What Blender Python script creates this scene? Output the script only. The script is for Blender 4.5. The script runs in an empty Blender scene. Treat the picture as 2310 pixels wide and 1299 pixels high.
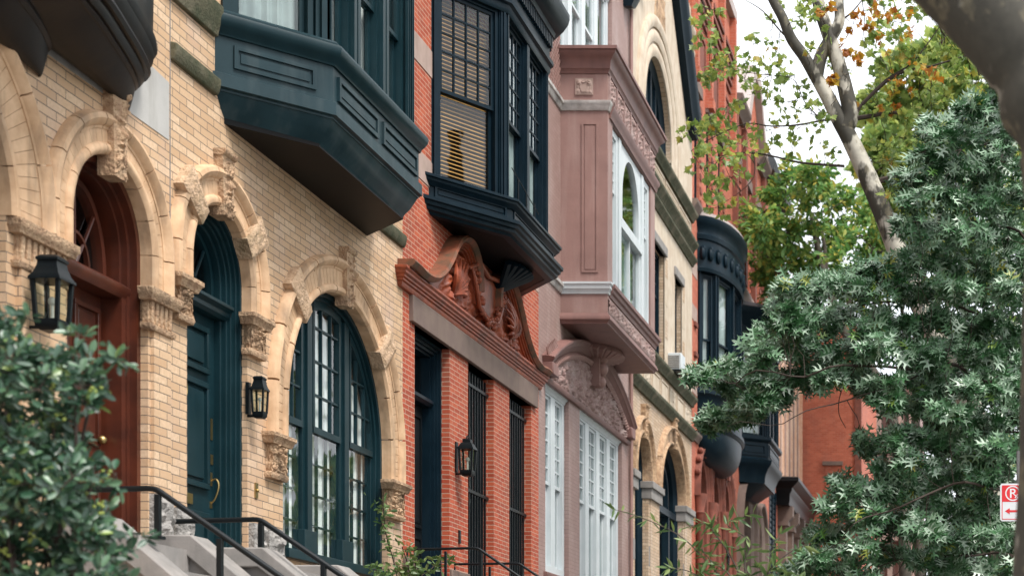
import bpy, bmesh, math, random
import numpy as np
from mathutils import Vector, Matrix, noise
R = math.radians
PI = math.pi
random.seed(7)
rng = np.random.default_rng(11)
SC = bpy.context.scene
COL = SC.collection

# ---------------------------------------------------------------- camera, sky, sun, exposure
CAMH = 1.6
FPX, CX, CY, DW = 3800.0, 2200.0, 1610.0, 6.6      # focal length / principal point in photo pixels, distance to the facades
cam = bpy.data.cameras.new('camera'); co = bpy.data.objects.new('camera', cam); COL.objects.link(co)
co.location = (0, 0, CAMH); co.rotation_euler = (R(90), 0, 0)
cam.sensor_width = 36; cam.lens = 36 * FPX / 2310
cam.shift_x = -(CX - 1155) / 2310; cam.shift_y = (CY - 649.5) / 2310
cam.clip_start = 0.1; cam.clip_end = 2000
cam.dof.use_dof = True; cam.dof.focus_distance = 19.0; cam.dof.aperture_fstop = 2.2
SC.camera = co
SC.view_settings.view_transform = 'Standard'; SC.view_settings.look = 'None'
SC.view_settings.exposure = 1.64; SC.view_settings.gamma = 1.0
SC.render.engine = 'CYCLES'
SC.cycles.max_bounces = 6; SC.cycles.transparent_max_bounces = 16
SC.cycles.use_denoising = True
SUN_EL, SUN_AZ = R(58), R(125)     # azimuth measured clockwise from +Y: light comes from over the street, behind the camera
W = bpy.data.worlds.new('World'); SC.world = W; W.use_nodes = True
nt = W.node_tree; nt.nodes.clear()
wo = nt.nodes.new('ShaderNodeOutputWorld'); bg = nt.nodes.new('ShaderNodeBackground')
sky = nt.nodes.new('ShaderNodeTexSky'); sky.sky_type = 'NISHITA'; sky.sun_disc = False
sky.sun_elevation = SUN_EL; sky.sun_rotation = SUN_AZ; sky.air_density = 1.0; sky.dust_density = 3.0; sky.ozone_density = 1.0
bg.inputs['Strength'].default_value = 0.088
# overcast: a cloud layer veils the blue
tc = nt.nodes.new('ShaderNodeTexCoord'); nz = nt.nodes.new('ShaderNodeTexNoise'); nz.inputs['Scale'].default_value = 2.2; nz.inputs['Detail'].default_value = 6
rp = nt.nodes.new('ShaderNodeValToRGB'); rp.color_ramp.elements[0].position = 0.3; rp.color_ramp.elements[0].color = (5.6, 5.85, 6.2, 1); rp.color_ramp.elements[1].position = 0.7; rp.color_ramp.elements[1].color = (7.6, 7.65, 7.7, 1)
mx = nt.nodes.new('ShaderNodeMix'); mx.data_type = 'RGBA'; mx.inputs[0].default_value = 0.86
nt.links.new(tc.outputs['Generated'], nz.inputs['Vector']); nt.links.new(nz.outputs['Fac'], rp.inputs[0])
nt.links.new(sky.outputs[0], mx.inputs[6]); nt.links.new(rp.outputs[0], mx.inputs[7])
nt.links.new(mx.outputs[2], bg.inputs['Color']); nt.links.new(bg.outputs[0], wo.inputs[0])
sl = bpy.data.lights.new('sun', 'SUN'); sl.energy = 1.5; sl.angle = R(14); sl.color = (1.0, 0.96, 0.9)
so = bpy.data.objects.new('sun', sl); COL.objects.link(so)
so.rotation_euler = Vector((math.sin(SUN_AZ) * math.cos(SUN_EL), math.cos(SUN_AZ) * math.cos(SUN_EL), math.sin(SUN_EL))).to_track_quat('Z', 'Y').to_euler()

# ---------------------------------------------------------------- pixel readings -> places on the facade plane
def Yp(u, d=0.0): return FPX * (DW - d) / (CX - u)
def Zp(u, v, d=0.0): return CAMH + (CY - v) * (DW - d) / (CX - u)
def at(u, v, Y): return Vector(((u - CX) * Y / FPX, Y, CAMH + (CY - v) * Y / FPX))
def F(s, z, d): return (-DW + d, s, z)

class Pl:
    """a vertical plane of wall: a runs along it, z up, n out of it"""
    def __init__(self, p0=(0, 0), p1=(1, 0)):
        self.p0 = p0; L = math.hypot(p1[0] - p0[0], p1[1] - p0[1]); self.L = L
        self.t = ((p1[0] - p0[0]) / L, (p1[1] - p0[1]) / L)
    def __call__(self, a, z, n):
        s = self.p0[0] + self.t[0] * a - self.t[1] * n
        d = self.p0[1] + self.t[1] * a + self.t[0] * n
        return F(s, z, d)
FL = Pl()

class MB:
    def __init__(self): self.v = []; self.f = []
    def add(self, vs, fs):
        b = len(self.v); self.v += [tuple(p) for p in vs]; self.f += [tuple(b + i for i in f) for f in fs]
    def box(self, a0, a1, z0, z1, n0, n1, T=FL):
        vs = [T(a, z, n) for n in (n0, n1) for z in (z0, z1) for a in (a0, a1)]
        self.add(vs, [(0, 1, 3, 2), (4, 6, 7, 5), (0, 4, 5, 1), (2, 3, 7, 6), (0, 2, 6, 4), (1, 5, 7, 3)])
    def wbox(self, c, h, rz=0.0):
        cs, sn = math.cos(rz), math.sin(rz); vs = []
        for k in (-1, 1):
            for j in (-1, 1):
                for i in (-1, 1):
                    x, y = i * h[0], j * h[1]
                    vs.append((c[0] + x * cs - y * sn, c[1] + x * sn + y * cs, c[2] + k * h[2]))
        self.add(vs, [(0, 1, 3, 2), (4, 6, 7, 5), (0, 4, 5, 1), (2, 3, 7, 6), (0, 2, 6, 4), (1, 5, 7, 3)])
    def loft(self, rings, cap=True, closed=True):
        n = len(rings[0]); b = len(self.v)
        for r in rings: self.v += [tuple(p) for p in r]
        for i in range(len(rings) - 1):
            for j in range(n if closed else n - 1):
                k = (j + 1) % n
                self.f.append((b + i * n + j, b + i * n + k, b + (i + 1) * n + k, b + (i + 1) * n + j))
        if cap and closed:
            self.f.append(tuple(b + j for j in range(n))); self.f.append(tuple(b + (len(rings) - 1) * n + j for j in reversed(range(n))))
    def prism(self, prof, a0, a1, T=FL):          # profile [(n, z)] run along the wall
        self.loft([[T(a, z, n) for n, z in prof] for a in (a0, a1)])
    def prism_z(self, poly, n0, n1, T=FL):         # polygon [(a, z)] pushed out of the wall
        self.loft([[T(a, z, n) for a, z in poly] for n in (n0, n1)])
    def sheet(self, poly, n, T=FL): self.add([T(a, z, n) for a, z in poly], [tuple(range(len(poly)))])
    def sweep(self, path, prof):                   # moulding: plan path [(s, d)], profile [(out, z)]
        N = len(path); rings = []
        seg = []
        for i in range(N - 1):
            a, b = path[i], path[i + 1]; L = math.hypot(b[0] - a[0], b[1] - a[1]); seg.append(((b[0] - a[0]) / L, (b[1] - a[1]) / L))
        for i, (s, d) in enumerate(path):
            ring = []
            for o, z in prof:
                if i in (0, N - 1):
                    t = seg[0] if i == 0 else seg[-1]; n = (-t[1], t[0])
                    p = (s + n[0] * o, d + n[1] * o)
                    if abs(t[1]) > 0.3: k = (-0.03 + path[i][1] - p[1]) / t[1]; p = (p[0] + t[0] * k, p[1] + t[1] * k)
                else:
                    t0, t1 = seg[i - 1], seg[i]; m = (-(t0[1] + t1[1]), t0[0] + t1[0]); q = m[0] * -t0[1] + m[1] * t0[0]
                    p = (s + m[0] * o / q, d + m[1] * o / q)
                ring.append(F(p[0], z, p[1]))
            rings.append(ring)
        self.loft(rings)
    def plan(self, path, z0, z1, o=0.0):           # solid block over a plan path closed by the wall
        prof = [(0, 0)]
        self.loft([[F(s, z, d) for s, d in path] for z in (z0, z1)])
    def arc(self, P, t0, t1, prof, n):             # P(t)->(s,z,ns,nz); profile [(r, d)]
        rings = []
        for i in range(n + 1):
            s, z, a, b = P(t0 + (t1 - t0) * i / n)
            rings.append([F(s + a * r, z + b * r, d) for r, d in prof])
        self.loft(rings)
    def tube(self, pts, rad, n=8, cap=True):
        pts = [Vector(p) for p in pts]; m = len(pts)
        if not hasattr(rad, '__len__'): rad = [rad] * m
        ref = None; rings = []
        for i, p in enumerate(pts):
            t = (pts[min(i + 1, m - 1)] - pts[max(i - 1, 0)])
            if t.length < 1e-7: t = Vector((0, 0, 1))
            t.normalize()
            if ref is None: ref = t.orthogonal().normalized()
            ref = (ref - t * ref.dot(t))
            if ref.length < 1e-6: ref = t.orthogonal()
            ref.normalize(); b = t.cross(ref)
            rings.append([p + (ref * math.cos(2 * PI * k / n) + b * math.sin(2 * PI * k / n)) * rad[i] for k in range(n)])
        self.loft(rings, cap)
    def lathe(self, c, prof, n=16, T=None):
        self.loft([[(c[0] + r * math.cos(2 * PI * k / n), c[1] + r * math.sin(2 * PI * k / n), c[2] + z) for k in range(n)] for r, z in prof])
    def ball(self, c, r, n=10, sc=(1, 1, 1)):
        rings = []
        for i in range(1, n):
            a = PI * i / n
            rings.append([(c[0] + sc[0] * r * math.sin(a) * math.cos(2 * PI * k / n), c[1] + sc[1] * r * math.sin(a) * math.sin(2 * PI * k / n), c[2] + sc[2] * r * math.cos(a)) for k in range(n)])
        self.loft(rings)
    def field(self, a0, a1, z0, z1, fn, na, nz, T=FL, base=-0.02, lean=None):   # relief: n = fn(u, v), u, v in 0..1
        rings = []; b = len(self.v)
        for j in range(nz + 1):
            for i in range(na + 1):
                u, v = i / na, j / nz
                h = fn(u, v)
                if h is None: h = base
                self.v.append(T(a0 + (a1 - a0) * u, z0 + (z1 - z0) * v, h))
        for j in range(nz):
            for i in range(na):
                q = b + j * (na + 1) + i
                self.f.append((q, q + 1, q + na + 2, q + na + 1))
    def build(self, name, mat, parent=None, label=None, bevel=0, sharp=38):
        me = bpy.data.meshes.new(name); me.from_pydata(self.v, [], self.f); me.update()
        bm = bmesh.new(); bm.from_mesh(me); bmesh.ops.recalc_face_normals(bm, faces=bm.faces); bm.to_mesh(me); bm.free()
        me.materials.append(mat)
        me.polygons.foreach_set('use_smooth', [True] * len(me.polygons))
        me.set_sharp_from_angle(angle=R(sharp))
        o = bpy.data.objects.new(name, me); COL.objects.link(o)
        adopt(o, parent)
        if label: o['label'] = label
        if bevel:
            b = o.modifiers.new('Bevel', 'BEVEL'); b.width = bevel; b.segments = 2; b.limit_method = 'ANGLE'; b.angle_limit = R(40)
        return o

def adopt(o, parent):
    if parent is None: return
    o.parent = parent
    m = parent.get('_w')
    L = Vector((0, 0, 0)); p = parent
    while p is not None: L = L + p.location; p = p.parent
    # all geometry is written in world coordinates; cancel the root's location
    o.location = -L
def tag(o, label, cat, group=None, kind=None):
    if label: o['label'] = label
    if cat: o['category'] = cat
    if group: o['group'] = group
    if kind: o['kind'] = kind
    return o
def thing(name, label, cat, loc, group=None):
    o = bpy.data.objects.new(name, None); COL.objects.link(o); o.location = loc; o.empty_display_size = 0.3
    return tag(o, label, cat, group)

# ---------------------------------------------------------------- materials
def newmat(name):
    m = bpy.data.materials.new(name); m.use_nodes = True; t = m.node_tree
    b = t.nodes['Principled BSDF']; return m, t, b
def N(t, k, **kw):
    n = t.nodes.new(k)
    for a, v in kw.items(): setattr(n, a, v)
    return n
def mixc(t, fac, a, b, mode='MIX'):
    m = N(t, 'ShaderNodeMix', data_type='RGBA', blend_type=mode)
    for s, x in ((0, fac), (6, a), (7, b)):
        if hasattr(x, 'is_linked') or hasattr(x, 'links'): t.links.new(x, m.inputs[s])
        else: m.inputs[s].default_value = x if s == 0 else (x[0], x[1], x[2], 1)
    return m.outputs[2]
def noise_fac(t, scale, lo, hi, detail=5, vec=None, rough=0.55):
    n = N(t, 'ShaderNodeTexNoise'); n.inputs['Scale'].default_value = scale; n.inputs['Detail'].default_value = detail; n.inputs['Roughness'].default_value = rough
    if vec is None: vec = N(t, 'ShaderNodeTexCoord').outputs['Object']
    t.links.new(vec, n.inputs['Vector'])
    r = N(t, 'ShaderNodeMapRange'); r.inputs[1].default_value = lo; r.inputs[2].default_value = hi; t.links.new(n.outputs['Fac'], r.inputs[0])
    return r.outputs[0]
def stretched(t, sx, sy, sz):
    m = N(t, 'ShaderNodeMapping'); m.inputs['Scale'].default_value = (sx, sy, sz)
    t.links.new(N(t, 'ShaderNodeTexCoord').outputs['Object'], m.inputs['Vector']); return m.outputs[0]
def bump(t, b, h, strength, dist):
    n = N(t, 'ShaderNodeBump'); n.inputs['Strength'].default_value = strength; n.inputs['Distance'].default_value = dist
    t.links.new(h, n.inputs['Height']); t.links.new(n.outputs[0], b.inputs['Normal'])
def simple(name, c, c2=None, rough=0.6, scale=6, stain=None, stain_amt=0.5, bmp=0.15, bscale=60, spec=0.5, metal=0, streak=True, bdist=0.004):
    m, t, b = newmat(name); c2 = c2 or tuple(x * 0.8 for x in c)
    col = mixc(t, noise_fac(t, scale, 0.35, 0.65), c, c2)
    if stain:
        f = noise_fac(t, 1.0, 0.5, 0.75, 6, stretched(t, 5, 5, 0.7)) if streak else noise_fac(t, 3, 0.5, 0.7, 8)
        mm = N(t, 'ShaderNodeMath', operation='MULTIPLY'); mm.inputs[1].default_value = stain_amt; t.links.new(f, mm.inputs[0])
        col = mixc(t, mm.outputs[0], col, stain)
    t.links.new(col, b.inputs['Base Color']); b.inputs['Roughness'].default_value = rough; b.inputs['Metallic'].default_value = metal
    b.inputs['Specular IOR Level'].default_value = spec
    if bmp: bump(t, b, noise_fac(t, bscale, 0.2, 0.8, 4), bmp, bdist)
    return m
def brick(name, c1, c2, c3, mortar, bw, rh, ms, stain=None, stain_amt=0.5, painted=False, rough=0.8):
    m, t, b = newmat(name)
    sep = N(t, 'ShaderNodeSeparateXYZ'); t.links.new(N(t, 'ShaderNodeTexCoord').outputs['Object'], sep.inputs[0])
    ad = N(t, 'ShaderNodeMath', operation='ADD'); t.links.new(sep.outputs[0], ad.inputs[0]); t.links.new(sep.outputs[1], ad.inputs[1])
    # hand-laid: courses waver a few millimetres
    wv = noise_fac(t, 1.3, 0, 1, 3); wm = N(t, 'ShaderNodeMath', operation='MULTIPLY_ADD'); wm.inputs[1].default_value = 0.03; t.links.new(wv, wm.inputs[0]); t.links.new(sep.outputs[2], wm.inputs[2])
    cb = N(t, 'ShaderNodeCombineXYZ'); t.links.new(ad.outputs[0], cb.inputs[0]); t.links.new(wm.outputs[0], cb.inputs[1])
    br = N(t, 'ShaderNodeTexBrick'); t.links.new(cb.outputs[0], br.inputs['Vector'])
    br.inputs['Scale'].default_value = 1; br.inputs['Brick Width'].default_value = bw; br.inputs['Row Height'].default_value = rh
    br.inputs['Mortar Size'].default_value = ms; br.inputs['Mortar Smooth'].default_value = 0.25
    br.inputs['Color1'].default_value = (0, 0, 0, 1); br.inputs['Color2'].default_value = (1, 1, 1, 1); br.inputs['Mortar'].default_value = (0.5, 0.5, 0.5, 1)
    rr = N(t, 'ShaderNodeValToRGB'); e = rr.color_ramp.elements; e[0].position = 0.1; e[0].color = (*c1, 1); e[1].position = 0.95; e[1].color = (*c3, 1)
    e2 = rr.color_ramp.elements.new(0.6); e2.color = (*c2, 1)
    t.links.new(br.outputs['Color'], rr.inputs[0])
    col = rr.outputs[0]
    col = mixc(t, noise_fac(t, 30, 0.3, 0.8, 6), col, tuple(x * 0.82 for x in c2))
    if stain:
        f = noise_fac(t, 1.0, 0.48, 0.72, 7, stretched(t, 2.2, 2.2, 0.8)); mm = N(t, 'ShaderNodeMath', operation='MULTIPLY'); mm.inputs[1].default_value = stain_amt; t.links.new(f, mm.inputs[0])
        col = mixc(t, mm.outputs[0], col, stain)
    if not painted: col = mixc(t, br.outputs['Fac'], col, mortar)
    else: col = mixc(t, br.outputs['Fac'], col, tuple(x * 0.8 for x in c1))
    t.links.new(col, b.inputs['Base Color']); b.inputs['Roughness'].default_value = rough
    inv = N(t, 'ShaderNodeMath', operation='SUBTRACT'); inv.inputs[0].default_value = 1; t.links.new(br.outputs['Fac'], inv.inputs[1])
    nn = noise_fac(t, 45, 0.2, 0.8, 5); ma = N(t, 'ShaderNodeMath', operation='MULTIPLY_ADD'); ma.inputs[1].default_value = 0.45; t.links.new(nn, ma.inputs[0]); t.links.new(inv.outputs[0], ma.inputs[2])
    bump(t, b, ma.outputs[0], 0.55, 0.006)
    return m
def glass(name, tint=(0.9, 0.95, 0.95), refl=1.0):
    m, t, b = newmat(name); t.nodes.remove(b); out = t.nodes['Material Output']
    tr = N(t, 'ShaderNodeBsdfTransparent'); tr.inputs[0].default_value = (*tint, 1)
    gl = N(t, 'ShaderNodeBsdfGlossy'); gl.inputs['Roughness'].default_value = 0.02; gl.inputs[0].default_value = (refl, refl, refl, 1)
    lw = N(t, 'ShaderNodeLayerWeight'); lw.inputs[0].default_value = 0.5
    fr = N(t, 'ShaderNodeMath', operation='POWER'); fr.inputs[1].default_value = 3.6; t.links.new(lw.outputs['Facing'], fr.inputs[0])
    bp = N(t, 'ShaderNodeBump'); bp.inputs['Strength'].default_value = 0.06; bp.inputs['Distance'].default_value = 0.02
    t.links.new(noise_fac(t, 2.5, 0, 1, 2), bp.inputs['Height']); t.links.new(bp.outputs[0], gl.inputs['Normal']); 
    sc = N(t, 'ShaderNodeMath', operation='MULTIPLY_ADD'); sc.inputs[1].default_value = 0.5; sc.inputs[2].default_value = 0.05; sc.use_clamp = True; t.links.new(fr.outputs[0], sc.inputs[0])
    mx = N(t, 'ShaderNodeMixShader'); t.links.new(sc.outputs[0], mx.inputs[0]); t.links.new(tr.outputs[0], mx.inputs[1]); t.links.new(gl.outputs[0], mx.inputs[2])
    t.links.new(mx.outputs[0], out.inputs[0]); return m
def leafmat(name, stops, rough=0.38, spec=0.6, trans=0.35, coat=0.0, ior=1.5, under=None):
    m, t, b = newmat(name)
    g = N(t, 'ShaderNodeNewGeometry'); rr = N(t, 'ShaderNodeValToRGB'); e = rr.color_ramp.elements
    e[0].position = stops[0][0]; e[0].color = (*stops[0][1], 1); e[1].position = stops[-1][0]; e[1].color = (*stops[-1][1], 1)
    for p, c in stops[1:-1]: x = e.new(p); x.color = (*c, 1)
    t.links.new(g.outputs['Random Per Island'], rr.inputs[0]); cu = rr.outputs[0]
    if under: cu = mixc(t, g.outputs['Backfacing'], rr.outputs[0], under)   # upper side colour carries painted sky sheen, underside a deeper green
    t.links.new(cu, b.inputs['Base Color'])
    b.inputs['Roughness'].default_value = rough; b.inputs['Specular IOR Level'].default_value = spec; b.inputs['Coat Weight'].default_value = coat; b.inputs['Coat Roughness'].default_value = 0.25; b.inputs['IOR'].default_value = ior
    tl = N(t, 'ShaderNodeBsdfTranslucent'); t.links.new(cu, tl.inputs[0])
    ms = N(t, 'ShaderNodeMixShader'); ms.inputs[0].default_value = trans
    t.links.new(b.outputs[0], ms.inputs[1]); t.links.new(tl.outputs[0], ms.inputs[2]); t.links.new(ms.outputs[0], t.nodes['Material Output'].inputs[0])
    return m
def sycamore_bark(name, scale, bias=0.5, p=1.0):
    m, t, b = newmat(name)
    v1 = noise_fac(t, scale, bias - 0.03, bias + 0.03, 4, stretched(t, 1, 1, 0.55), 0.6)
    v2 = noise_fac(t, scale * 2.3, 0.56, 0.6, 4, stretched(t, 1, 1, 0.6), 0.6)
    v3 = noise_fac(t, scale * 6, 0.3, 0.7, 5)
    c = mixc(t, v1, (0.60 * p, 0.56 * p, 0.47 * p), (0.055, 0.05, 0.038)); c = mixc(t, v2, c, (0.2, 0.17, 0.11)); c = mixc(t, v3, c, (0.5, 0.5, 0.5), 'MULTIPLY')
    k = N(t, 'ShaderNodeMix', data_type='RGBA'); k.inputs[0].default_value = 0.55
    t.links.new(mixc(t, v1, (0.62 * p, 0.58 * p, 0.49 * p), (0.06, 0.055, 0.042)), k.inputs[6]); t.links.new(c, k.inputs[7])
    t.links.new(k.outputs[2], b.inputs['Base Color']); b.inputs['Roughness'].default_value = 0.8
    bump(t, b, v1, 0.4, 0.008); return m

M = {}
M['tan_brick'] = brick('tan brick', (0.51, 0.32, 0.18), (0.62, 0.42, 0.26), (0.69, 0.505, 0.34), (0.14, 0.11, 0.085), 0.25, 0.069, 0.0042, stain=(0.50, 0.36, 0.29), stain_amt=0.6)
M['tan_brick2'] = brick('pale tan brick', (0.44, 0.30, 0.19), (0.53, 0.375, 0.25), (0.62, 0.48, 0.34), (0.24, 0.19, 0.14), 0.24, 0.066, 0.005, stain=(0.50, 0.40, 0.32), stain_amt=0.8)
M['red_brick'] = brick('red brick', (0.30, 0.042, 0.015), (0.42, 0.068, 0.026), (0.50, 0.105, 0.042), (0.45, 0.30, 0.22), 0.205, 0.0585, 0.0055, stain=(0.23, 0.07, 0.04), stain_amt=0.6)
M['red_brick2'] = brick('orange red brick', (0.38, 0.085, 0.042), (0.47, 0.115, 0.06), (0.55, 0.16, 0.085), (0.42, 0.2, 0.14), 0.21, 0.075, 0.005, stain=(0.28, 0.1, 0.07), stain_amt=0.5)
M['orange_brick'] = brick('weathered orange brick', (0.5, 0.22, 0.11), (0.6, 0.3, 0.17), (0.68, 0.42, 0.28), (0.5, 0.34, 0.25), 0.21, 0.08, 0.006, stain=(0.7, 0.52, 0.4), stain_amt=0.8)
M['pink_brick'] = brick('painted pink brick', (0.28, 0.18, 0.16), (0.31, 0.20, 0.178), (0.33, 0.215, 0.195), (0.26, 0.18, 0.165), 0.21, 0.0615, 0.004, stain=(0.40, 0.31, 0.285), stain_amt=0.65, painted=True, rough=0.65)
M['stone_tan'] = simple('tan terracotta', (0.64, 0.43, 0.265), (0.50, 0.315, 0.18), 0.75, 7, stain=(0.14, 0.10, 0.065), stain_amt=0.75, bmp=0.3, bscale=40)
M['stone_rough'] = simple('rough tan stone', (0.60, 0.42, 0.28), (0.42, 0.28, 0.17), 0.9, 14, stain=(0.10, 0.09, 0.04), stain_amt=0.6, bmp=0.9, bscale=35, streak=False, bdist=0.02)
M['stone_carved'] = simple('carved tan stone', (0.54, 0.37, 0.23), (0.36, 0.22, 0.13), 0.85, 14, stain=(0.10, 0.07, 0.045), stain_amt=0.75, bmp=0.9, bscale=38, streak=False, bdist=0.02)
M['cement'] = simple('grey cement render', (0.37, 0.36, 0.345), (0.44, 0.43, 0.41), 0.85, 3, stain=(0.25, 0.24, 0.21), stain_amt=0.7, bmp=0.2)
M['moss'] = simple('mossy stone ledge', (0.085, 0.08, 0.045), (0.04, 0.048, 0.022), 0.9, 9, stain=(0.24, 0.2, 0.14), stain_amt=0.45, bmp=0.6, bscale=40, streak=False, bdist=0.01)
M['stone_grey'] = simple('grey stone', (0.27, 0.25, 0.235), (0.20, 0.19, 0.18), 0.85, 5, stain=(0.13, 0.12, 0.11), stain_amt=0.6, bmp=0.3)
M['rock_face'] = simple('rock faced grey stone', (0.36, 0.34, 0.32), (0.22, 0.21, 0.20), 0.9, 10, bmp=0.9, bscale=22, bdist=0.03)
M['teal'] = simple('dark teal paint', (0.004, 0.020, 0.026), (0.006, 0.026, 0.034), 0.42, 4, stain=(0.02, 0.045, 0.05), stain_amt=0.3, bmp=0.08, bscale=25, spec=0.22)
M['teal_body'] = simple('weathered dark teal paint', (0.007, 0.024, 0.031), (0.013, 0.036, 0.045), 0.45, 2.2, stain=(0.05, 0.07, 0.075), stain_amt=0.7, bmp=0.1, bscale=20, spec=0.22)
M['navy'] = simple('dark navy paint', (0.003, 0.011, 0.018), (0.005, 0.015, 0.024), 0.4, 4, stain=(0.02, 0.035, 0.045), stain_amt=0.25, bmp=0.08, bscale=25, spec=0.13)
M['black'] = simple('black painted iron', (0.005, 0.008, 0.010), None, 0.4, 5, bmp=0.05, spec=0.25)
M['lead'] = simple('dark brown painted copper', (0.004, 0.005, 0.006), (0.012, 0.009, 0.007), 0.42, 2.5, stain=(0.028, 0.018, 0.012), stain_amt=0.45, bmp=0.14, bscale=9, spec=0.16)
M['soffit'] = simple('soffit with painted shade', (0.004, 0.006, 0.007), (0.010, 0.008, 0.008), 0.5, 1.2, bmp=0.06, bscale=5, spec=0.10)  # underside shade put into the near-black base colour
M['mahogany'] = simple('mahogany', (0.095, 0.022, 0.010), (0.05, 0.013, 0.007), 0.36, 4, bmp=0.05)
M['brownstone'] = simple('brownstone lintel', (0.175, 0.125, 0.10), (0.145, 0.10, 0.085), 0.8, 5, stain=(0.10, 0.07, 0.06), stain_amt=0.5, bmp=0.2)
M['pinkstone'] = simple('pink grey stone band', (0.40, 0.29, 0.25), (0.33, 0.24, 0.2), 0.8, 5, stain=(0.2, 0.14, 0.12), stain_amt=0.4)
M['terracotta'] = simple('red terracotta', (0.33, 0.068, 0.024), (0.20, 0.042, 0.017), 0.5, 9, stain=(0.05, 0.02, 0.012), stain_amt=0.7, bmp=0.3, bscale=40, streak=False)
M['terracotta_edge'] = simple('weathered terracotta', (0.27, 0.075, 0.035), (0.09, 0.055, 0.03), 0.6, 5, stain=(0.04, 0.03, 0.02), stain_amt=0.7, bmp=0.3)
M['pink'] = simple('pink brown paint', (0.30, 0.175, 0.152), (0.24, 0.138, 0.12), 0.6, 2.2, stain=(0.37, 0.26, 0.235), stain_amt=0.65, bmp=0.4, bscale=30)
M['pink_dark'] = simple('brown pink moulding paint', (0.21, 0.105, 0.09), (0.17, 0.085, 0.075), 0.55, 3, stain=(0.10, 0.055, 0.05), stain_amt=0.5, bmp=0.2)
M['pink_relief'] = simple('weathered pink relief', (0.35, 0.24, 0.22), (0.26, 0.16, 0.145), 0.75, 9, stain=(0.46, 0.38, 0.36), stain_amt=0.5, bmp=0.6, bscale=60, streak=False, bdist=0.01)
M['weathered_white'] = simple('peeling white paint', (0.50, 0.48, 0.46), (0.36, 0.33, 0.31), 0.7, 9, stain=(0.10, 0.10, 0.10), stain_amt=0.75, bmp=0.3, streak=False)
M['white'] = simple('white window paint', (0.56, 0.60, 0.62), (0.50, 0.55, 0.57), 0.45, 3, stain=(0.4, 0.42, 0.43), stain_amt=0.35, bmp=0.06)
M['cream'] = simple('pale limestone', (0.56, 0.48, 0.38), (0.48, 0.39, 0.29), 0.8, 4, stain=(0.36, 0.25, 0.18), stain_amt=0.5, bmp=0.2)
M['terra2'] = simple('red sandstone trim', (0.22, 0.060, 0.036), (0.14, 0.042, 0.026), 0.75, 6, stain=(0.1, 0.04, 0.03), stain_amt=0.5, bmp=0.3)
M['slate'] = simple('slate roof', (0.035, 0.04, 0.045), None, 0.6, 5)
M['tin'] = simple('pale roof coping', (0.44, 0.37, 0.35), (0.36, 0.3, 0.28), 0.7, 3)
M['room'] = simple('dim room', (0.02, 0.02, 0.022), None, 0.9, 2, bmp=0)  # near-black colour stands for the shade of unlit rooms
M['curtain'] = simple('white curtain', (0.86, 0.86, 0.83), (0.78, 0.79, 0.77), 0.9, 2, bmp=0)
M['curtain_grey'] = simple('grey curtain', (0.36, 0.41, 0.40), (0.22, 0.26, 0.26), 0.9, 1.5, bmp=0)
M['blind'] = simple('orange timber blind', (0.50, 0.25, 0.06), (0.38, 0.19, 0.05), 0.6, 6, bmp=0)
M['brass'] = simple('brass', (0.45, 0.33, 0.14), None, 0.38, 8, bmp=0, metal=1)
M['bulb'] = simple('frosted bulb', (0.75, 0.75, 0.72), None, 0.4, 3, bmp=0)
M['glass'] = glass('window glass')
M['lamp_glass'] = glass('lantern glass', (0.85, 0.88, 0.82))
M['asphalt'] = simple('asphalt', (0.04, 0.04, 0.04), (0.04, 0.04, 0.042), 0.9, 3)
M['concrete'] = simple('pavement concrete', (0.17, 0.165, 0.155), (0.13, 0.125, 0.12), 0.9, 2)
M['soil'] = simple('planting soil', (0.05, 0.035, 0.025), None, 0.95, 8)

# ---------------------------------------------------------------- shared shapes
def wall_face(mb, outer, holes, d=0.0, depth=0.35, T=FL):
    bm = bmesh.new(); es = []
    loops = []
    for lp in [outer] + holes:
        vs = [bm.verts.new((a, z, 0)) for a, z in lp]; loops.append(vs)
        for i in range(len(vs)): es.append(bm.edges.new((vs[i], vs[(i + 1) % len(vs)])))
    bmesh.ops.triangle_fill(bm, use_beauty=True, use_dissolve=False, edges=es)
    bm.verts.index_update()
    vs = [T(v.co.x, v.co.y, d) for v in bm.verts]; fs = [tuple(v.index for v in f.verts) for f in bm.faces]
    k = len(vs); vs += [T(v.co.x, v.co.y, d - depth) for v in bm.verts]
    fs += [tuple(i + k for i in reversed(f)) for f in list(fs)]
    for lp in loops:
        ids = [v.index for v in lp]
        for i in range(len(ids)):
            a, b = ids[i], ids[(i + 1) % len(ids)]; fs.append((a, b, b + k, a + k))
    bm.free(); mb.add(vs, fs)
def rect(a0, a1, z0, z1): return [(a0, z0), (a1, z0), (a1, z1), (a0, z1)]
def archpath(sc, zc, rx, rz, z0):
    """P(t) along left leg, arch, right leg"""
    leg = max(zc - z0, 1e-4); L = leg * 2 + PI * (rx + rz) / 2; k = leg / L
    def P(t):
        if t < k: return (sc - rx, z0 + leg * t / k, -1, 0)
        if t > 1 - k: return (sc + rx, z0 + leg * (1 - t) / k, 1, 0)
        a = PI * (1 - (t - k) / (1 - 2 * k)); return (sc + rx * math.cos(a), zc + rz * math.sin(a), math.cos(a), math.sin(a))
    P.k = k; return P
def archhole(sc, zc, rx, rz, z0, n=28):
    return [(sc - rx, z0)] + [(sc + rx * math.cos(PI * (1 - i / n)), zc + rz * math.sin(PI * i / n)) for i in range(n + 1)] + [(sc + rx, z0)]
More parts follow.
